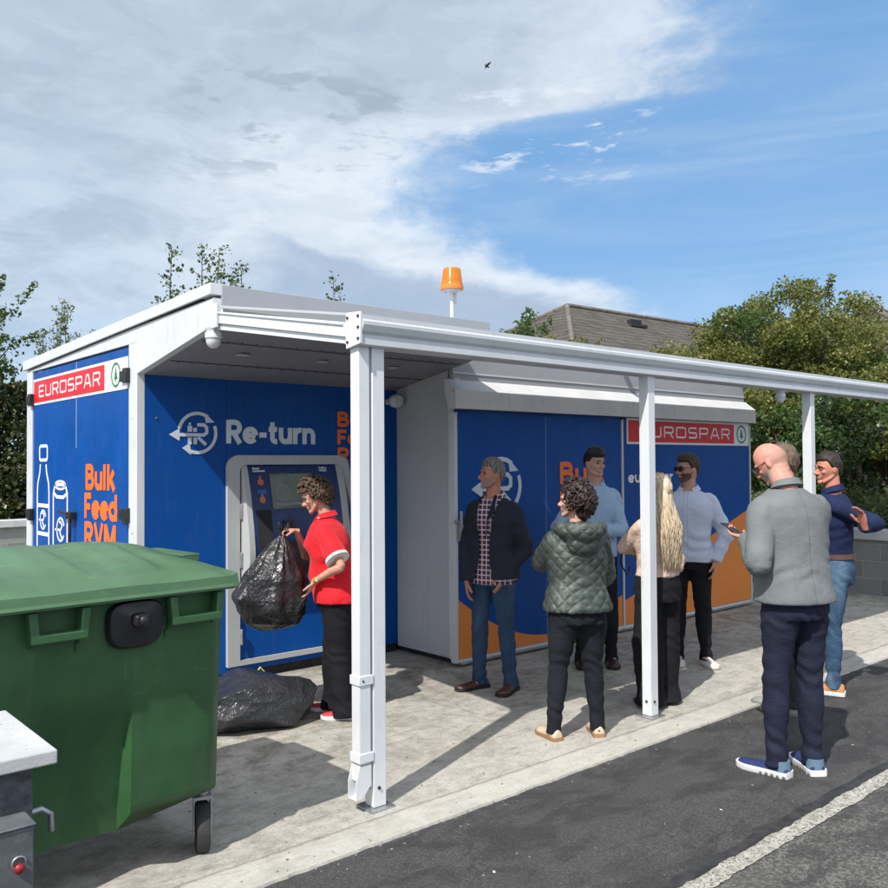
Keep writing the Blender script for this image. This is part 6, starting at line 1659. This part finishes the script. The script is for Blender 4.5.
# ---------------- young man in pale blue shirt
p = Person('young dark haired man in pale blue shirt facing right before the blue doors', (5.78, 4.70), -18, 1.81, False, .95, .0, M['skin_c'])
p.legs((.0 + -.13, .02), (.13, .0))
p.arms(p.view(-.02, .20, 1.12), p.view(-.06, .12, 1.06), (p.vdir(.9, .1, -.7), p.vdir(-.9, .1, -.6)))
p.body({-1: (p.vdir(-1, .1, .15), p.vdir(0, -1, 0), V((0, 0, 1))), 1: (p.vdir(1, .2, .1), p.vdir(0, -1, 0), V((0, 0, 1)))}, (.5, .5), R_(24), .10)
MB_ = hair_mat('near_black_hair', (.006, .005, .005), (.03, .02, .016), (80, 80, 20), .4)
p.hair(MB_, lambda u: hairline(u, .44, .10, -.45), lambda u: .006 + .022 * max(0, u.z) * (1 if u.y > -.4 else .6) + .010 * max(0, u.y) * (u.z > .5), .009, 26)
p.brows(MB_)
p.trousers(cloth('dark_trousers_cloth', (.012, .012, .016), .9, sheen=0), .014, .055, .60, .03, seed=6)
BLS = cloth('pale_blue_shirt_cloth', (.34, .48, .66), .8, .06)
p.top('shirt', BLS, .50, .830, .018, .0, .97, .016, .0, 1.2, seed=14)
p.collar(BLS, .838, .070, .034, open_front=.45)
p.shoes(simple('dark_brown_leather', (.045, .016, .012), .35, var=.2, coat=.2), simple('dark_rubber_sole', (.02, .016, .014), .7), (-.25, -.2), .29, .10, .08, .022)

# ---------------- blonde woman in cream blouse
p = Person('woman with long blonde hair and wide black trousers behind the second post', (5.135, 3.62), 138, 1.60, True, .98, .0, M['skin_c'])
p.legs((-.08, .0), (.08, .03))
p.arms(p.view(-.03, -.20, 1.06), p.view(-.06, -.18, 1.02), (p.vdir(-1, -.2, -.35), p.vdir(.7, .5, -.7)))
p.body({-1: (p.vdir(1, -.1, .1), p.vdir(0, 1, 0), V((0, 0, 1))), 1: (p.vdir(-1, -.2, .1), p.vdir(0, 1, 0), V((0, 0, 1)))}, (.4, .4), R_(22), .06)
MBL = hair_mat('long_blonde_hair', (.34, .25, .15), (.80, .67, .50), (46, 46, 3), .42); MBR = hair_mat('dark_roots', (.16, .10, .055), (.30, .2, .12), (46, 46, 3), .45)
def long_hair(p, mat, n_=620):
    rng = random.Random(5); hk = p.hM; out_ = MB(); 
    base = shell(lambda u: hairline(u, .42, -.35, -.9), lambda u: .014 + .02 * max(0, -u.y), .005, 26, True); xf(base, hk)
    hc = hk @ V((0, 0, 0)); back = (hk.to_3x3() @ V((0, -1, 0))); back.z = 0; back.normalize(); side = V((back.y, -back.x, 0))
    vol = []
    bl = []
    for (z, w_, d_, off) in ((.02, .080, .080, .02), (-.08, .098, .078, .045), (-.18, .112, .066, .075), (-.28, .120, .058, .10), (-.38, .112, .050, .115), (-.46, .088, .040, .118), (-.52, .05, .028, .112)):
        c = hc + back * off + V((0, 0, z)); bl.append([c + side * (w_ * math.cos(t)) + back * (d_ * math.sin(t)) for t in [2 * math.pi * j / 24 for j in range(24)]])
    vol = MB(); vol.loft(bl[::-1])
    core = [base, vol]
    for i in range(n_):
        a = rng.uniform(-1.45, 1.45); ln = rng.uniform(.42, .62); R0 = rng.uniform(.84, 1.07); ph = rng.uniform(0, 6.28); wv = rng.uniform(.006, .016); pts_ = []; rad = []
        u0 = V((math.sin(a) * .55, -math.cos(a) * .55 + .1, .83)).normalized(); st = hk @ (head_vert(u0, True) + u0 * .014)
        for k in range(15):
            t = k / 14; z = .06 - t * ln
            if t < .25:
                uu = V((math.sin(a) * (.55 + t * 1.7), -math.cos(a) * (.55 + t * 1.7) + .1, .83 - t * 3.2)).normalized(); q = hk @ (head_vert(uu, True) + uu * (.020 * R0 + .006))
                pts_.append(q)
            else:
                w_ = float(np.interp(t, [.25, .5, .75, 1], [.092, .120, .135, .115])) * R0; d_ = float(np.interp(t, [.25, .5, .75, 1], [.088, .072, .058, .035])) * R0; off = float(np.interp(t, [.25, .5, .75, 1], [.02, .065, .105, .112]))
                q = hc + back * (off + d_ * math.cos(a * 1.05)) + side * (-w_ * math.sin(a * 1.05)) + V((0, 0, z)) + side * wv * math.sin(t * 11 + ph) * t + back * wv * math.cos(t * 11 + ph) * t * .8
                pts_.append(q)
            rad.append(.0034 * (1 - .75 * max(0, t - .5) * 2))
        out_.tube(pts_, rad, 5)
    o1 = fuse('hair', core, mat, p.root, .006, 2, lambda q, n_: .004 * mnoise.noise(V((q.x * 60, q.y * 60, q.z * 8))))
    out_.build('hair_lock', mat, o1, smooth=180)
    o1.children[0]['kind'] = 'stuff'
long_hair(p, MBL)
p.hair(MBR, lambda u: sstep(.86, .93, u.z), .0235, .003, 40, 'parting')
p.trousers(BLK, .016, .085, .64, .02, .030, 1.2, 1.0, seed=8)
CRM = cloth('cream_satin_blouse', (.68, .50, .40), .42, .07, wr=.5)
p.top('blouse', CRM, .565, .842, .022, -.002, .93, .026, -.012, 1.4, seed=16)
p.collar(CRM, .84, .056, .028)
bgs = MB(); bgs.tube([p.el[-1] + V((0, .02, -.05)), p.el[-1] + V((-.03, .0, -.12)), p.el[-1] + V((0, -.03, -.20)), p.el[-1] + V((.05, 0, -.15))], .006, 6); bgs.build('blouse_tie', BLK, p.root, smooth=60)
p.shoes(simple('black_shoe', (.015, .015, .016), .4), simple('black_sole', (.015, .015, .015), .6), (0, 0), .24, .085, .07, .02)

# ---------------- man in sunglasses and light blue shirt
p = Person('bearded man in sunglasses, untucked light blue shirt and black jeans', (6.42, 4.20), 12, 1.75, False, 1.0, .0, M['skin_a'])
p.legs((-.125, .0), (.10, .04))
p.arms(p.view(.205, .07, .865), p.view(-.22, .06, .865), (p.vdir(.9, -.5, 0), p.vdir(-.9, -.5, 0)))
p.body({-1: (p.vdir(-.15, .05, -1), p.vdir(-.8, 0, 0), p.vdir(0, 1, 0)), 1: (p.vdir(.15, .1, -1), p.vdir(.8, 0, 0), p.vdir(0, 1, 0))}, (.3, .3), R_(-46), .03, beard=skin_mat('brown_beard', (.105, .058, .036), (.2, .12, .08)))
MBRN = hair_mat('brown_hair', (.020, .012, .008), (.085, .05, .03)); 
p.hair(MBRN, lambda u: hairline(u, .50, .05, -.50), lambda u: .008 + .018 * max(0, u.z) + .010 * max(0, u.y) * (u.z > .5), .005, 30)
p.brows(MBRN); p.glasses(M['black'], simple('dark_lens', (.004, .004, .005), .2))
p.trousers(cloth('black_cotton_jeans', (.009, .010, .013), .9, sheen=0), .012, .056, .58, .034, seed=10)
def stripe(n, o, c):
    x, y, z = n.sep(o); f = n.math('SINE', n.math('MULTIPLY', x, 900)); c = n.mix(n.rng(f, -.2, .6, 0, .35), c, (.70, .74, .82)); pl_ = n.rng(n.math('ABSOLUTE', n.math('SUBTRACT', n.math('ABSOLUTE', x), .016)), .0028, .001); return n.mix(n.math('MULTIPLY', n.math('MULTIPLY', pl_, .55), n.rng(y, 0, .03)), c, (.16, .19, .28))
LBS = cloth('light_blue_shirt_cloth', (.52, .59, .74), .8, .04, fn=stripe)
p.top('shirt', LBS, .490, .830, .022, .004, 1., .020, .004, 1.25, seed=18)
p.collar(LBS, .838, .070, .034, open_front=.55)
for zz_ in (.78, .735, .69, .645, .60, .555):
    bt_ = MB(); q_ = p.bend(V((0, .0, zz_ * p.H))); ry_ = float(np.interp(zz_, [t[0] for t in p.T], [t[2] for t in p.T])) * p.k + .024
    bt_.sphere((q_.x, q_.y + ry_ + .004, q_.z), (.006, .003, .006), 10, 6); bt_.build('button', M['white_l'], p.root, smooth=80)
p.shoes(simple('white_trainer', (.62, .60, .56), .5, var=.08), simple('offwhite_sole', (.70, .68, .62), .6), (.55, .25), .285, .10, .085, .026)
for sh_ in [c for c in p.root.children if c.name.startswith('shoe')]:
    st_ = MB(); k_ = .285
    for s_ in (-1, 1): st_.tube([(s_ * .040, -.03, .03), (s_ * .040, .03, .048), (s_ * .036, .09, .05), (s_ * .03, .12, .058)], [.010, .009, .006, .003], 6)
    st_.build('stripe', M['black'], sh_, smooth=60)

# ---------------- bald man in grey blazer looking at his phone
p = Person('bald man seen from behind in a grey blazer looking down at his phone', (4.60, 2.345), 142, 1.84, False, 1.0, .08, M['skin_d'])
p.legs((-.125, .02), (.095, .00))
pw = p.view(-.20, -.14, 1.22)
p.arms(p.view(-.225, -.055, 1.255), p.view(-.12, -.36, 1.235), (p.vdir(.35, .3, -1), p.vdir(.6, .1, -1)))
p.el[-1] = p.sh[-1] + (p.view(-.18, .235, 1.12) - p.sh[-1]).normalized() * p.l1; p.wr[-1] = p.el[-1] + (p.view(-.235, .0, 1.255) - p.el[-1]).normalized() * p.l2
p.body({-1: (p.vdir(-.70, -.5, .12), p.vdir(.2, -.2, 1), p.vdir(-.2, -1, .3)), 1: (p.vdir(-.7, .3, .1), p.vdir(0, .3, 1), p.vdir(-.3, .8, .4))}, (.55, .55), R_(36), .60, 0, .085, beard=skin_mat('grey_beard', (.36, .27, .23), (.6, .5, .45)), fringe=skin_mat('cropped_fringe', (.42, .22, .165), (.4, .3, .25)))
p.glasses(M['black'], simple('clear_lens', (.10, .10, .11), .08))
p.trousers(cloth('navy_chino_cloth', (.013, .016, .034), .82, .12), .012, .062, .58, .035, .0, 1.0, 1.2, seed=12)
def seam(n, o, c):
    x, y, z = n.sep(o); l = n.rng(n.math('ABSOLUTE', x), .0035, .0012)
    l2 = n.rng(n.math('ABSOLUTE', n.math('SUBTRACT', n.math('ABSOLUTE', x), .105)), .003, .001)
    return n.mix(n.math('MULTIPLY', n.math('MAXIMUM', l, n.math('MULTIPLY', l2, .25)), n.rng(y, 0, -.03)), c, (.105, .115, .12))
GRB = cloth('grey_blazer_cloth', (.150, .165, .170), .95, .10, folds=5., wr=.16, fn=seam)
p.top('blazer', GRB, .505, .842, .038, .012, .99, .024, .004, 1.05, seed=20, bulk=1.06, voxel=.0085)
p.collar(GRB, .846, .066, .034, lean=.35, thick=.006)
sc = MB(); c_ = p.bend(V((0, -.006, .848 * p.H))); 
sc.tube([(c_.x + math.cos(t) * .062, c_.y + math.sin(t) * .060, c_.z + .012 - .35 * math.sin(t) * .06) for t in [2 * math.pi * i / 36 for i in range(37)]], .010, 8); sc.build('shirt_collar', LBS, p.root, smooth=60)
HC = simple('grey_blue_heel', (.10, .17, .24), .7)
BLT = simple('blue_knit_trainer', (.010, .026, .10), .8, var=.25, vscale=60, bump=.5); WS = simple('white_foam_sole', (.72, .72, .72), .6, var=.03)
p.shoes(BLT, WS, (.50, -.25), .275, .094, .080, .028, ground=-.012, chunky=.06)
for sh_ in [c for c in p.root.children if c.name.startswith('shoe')]:
    c_ = MB()
    for i in range(8):
        for s_ in (-1, 1): c_.sphere((s_ * .050, -.065 + i * .032, .008), (.006, .010, .010), 8, 6)
    c_.build('tread', simple('tread_gap', (.1, .1, .11), .8), sh_.children[0], smooth=60)
    h_ = MB(); hr = []
    for z_, kk_ in ((.034, 1.0), (.060, .98), (.086, .90)): hr.append([(math.cos(t) * .050 * kk_, -.035 + math.sin(t) * .046 * kk_, z_) for t in [math.pi + math.pi * i / 12 for i in range(13)]] + [(.0, -.03, z_)])
    h_.loft(hr); h_.build('heel_counter', HC, sh_, smooth=50)
ph = MB(); ph.box(-.036, .036, -.075, .075, -.004, .004); pho = ph.build('mobile_phone', [M['black']], None, bevel=.003)
props(pho, 'slim dark mobile phone held in front of the man in the grey blazer', 'phone')
wv = p.root.matrix_basis @ (p.wr[-1] + p.vdir(-.70, -.5, .12).normalized() * .10 + V((0, 0, .030)))
pho.location = wv; pho.rotation_euler = (.5, .1, p.rz + R_(25))

# ---------------- man in navy shirt and jeans, gesturing
p = Person('dark haired man in navy shirt, brown belt and faded jeans gesturing with open hand', (6.42, 2.96), 92, 1.75, False, 1.06, .02, M['skin_b'])
p.legs((-.11, .02), (.22, .31))
gw = p.view(.20, .21, 1.30)
p.arms(gw, p.view(-.22, -.1, 1.05), (p.vdir(1.0, -.2, -.9), p.vdir(.1, -.6, -.6)))
p.el[-1] = p.sh[-1] + (p.view(.42, .12, 1.20) - p.sh[-1]).normalized() * p.l1; p.wr[-1] = p.el[-1] + (p.view(.17, .40, 1.24) - p.el[-1]).normalized() * p.l2 * .85
p.body({-1: (p.vdir(-.22, .25, .95), p.vdir(-.75, .6, 0), p.vdir(-.75, -.5, .2)), 1: (p.vdir(-.9, 0, .1), V((0, 0, -1)), p.vdir(0, 1, 0))}, (.30, .4), R_(32), .05, 0, .0)
MDK = hair_mat('dark_brown_hair', (.010, .007, .006), (.05, .028, .02))
p.hair(MDK, lambda u: hairline(u, .52, .08, -.50), lambda u: .007 + .014 * max(0, u.z), .005, 30); p.brows(MDK)
p.trousers(denim('faded_denim', (.030, .068, .125), (.13, .21, .31)), .012, .056, .585, .04, seed=15)
pk = MB(); 
NVS = cloth('navy_shirt_cloth', (.010, .017, .060), .85, .12)
p.top('shirt', NVS, .565, .832, .022, -.010, 1., .020, .004, 1.25, seed=22)
p.collar(NVS, .842, .068, .042, open_front=.25)
p.belt(simple('brown_belt', (.09, .04, .025), .45, var=.2), .573, .0225)
p.shoes(simple('tan_suede', (.42, .19, .06), .8, var=.15, vscale=20), M['white_l'], (-.05, .0), .285, .102, .10, .026, ground=-.006)

# ---------------- hidden person behind the bald man
p = Person('light brown haired person almost hidden between the bald man and the man in navy', (5.69, 2.96), 100, 1.80, False, .95, .0, M['skin_a'])
p.legs((-.08, -.05), (.10, .04))
p.arms(p.view(-.1, .1, .95), p.view(-.1, -.2, .95), (p.vdir(.3, .3, 0), p.vdir(.3, -.3, 0)))
p.body({-1: (V((0, .2, -1)), V((1, 0, 0)), V((0, 1, 0))), 1: (V((0, .2, -1)), V((-1, 0, 0)), V((0, 1, 0)))}, (.3, .3), R_(25), .0)
p.hair(hair_mat('light_brown_hair', (.07, .045, .028), (.20, .14, .09)), lambda u: hairline(u, .50, -.1, -.6), lambda u: .012 + .016 * max(0, u.z), .005, 30)
p.trousers(cloth('dark_grey_trousers', (.03, .032, .04), .9), .012, .056, .59, .04, seed=25)
p.top('shirt', cloth('grey_shirt_cloth', (.20, .22, .24), .85), .49, .842, .018, 0, 1., .014, .0, 1., seed=27)
p.shoes(simple('grey_suede_shoe', (.24, .24, .25), .85, var=.15, vscale=30), simple('grey_sole', (.22, .22, .22), .7), (-.1, .0), .285, .10, .085, .02, ground=-.012)
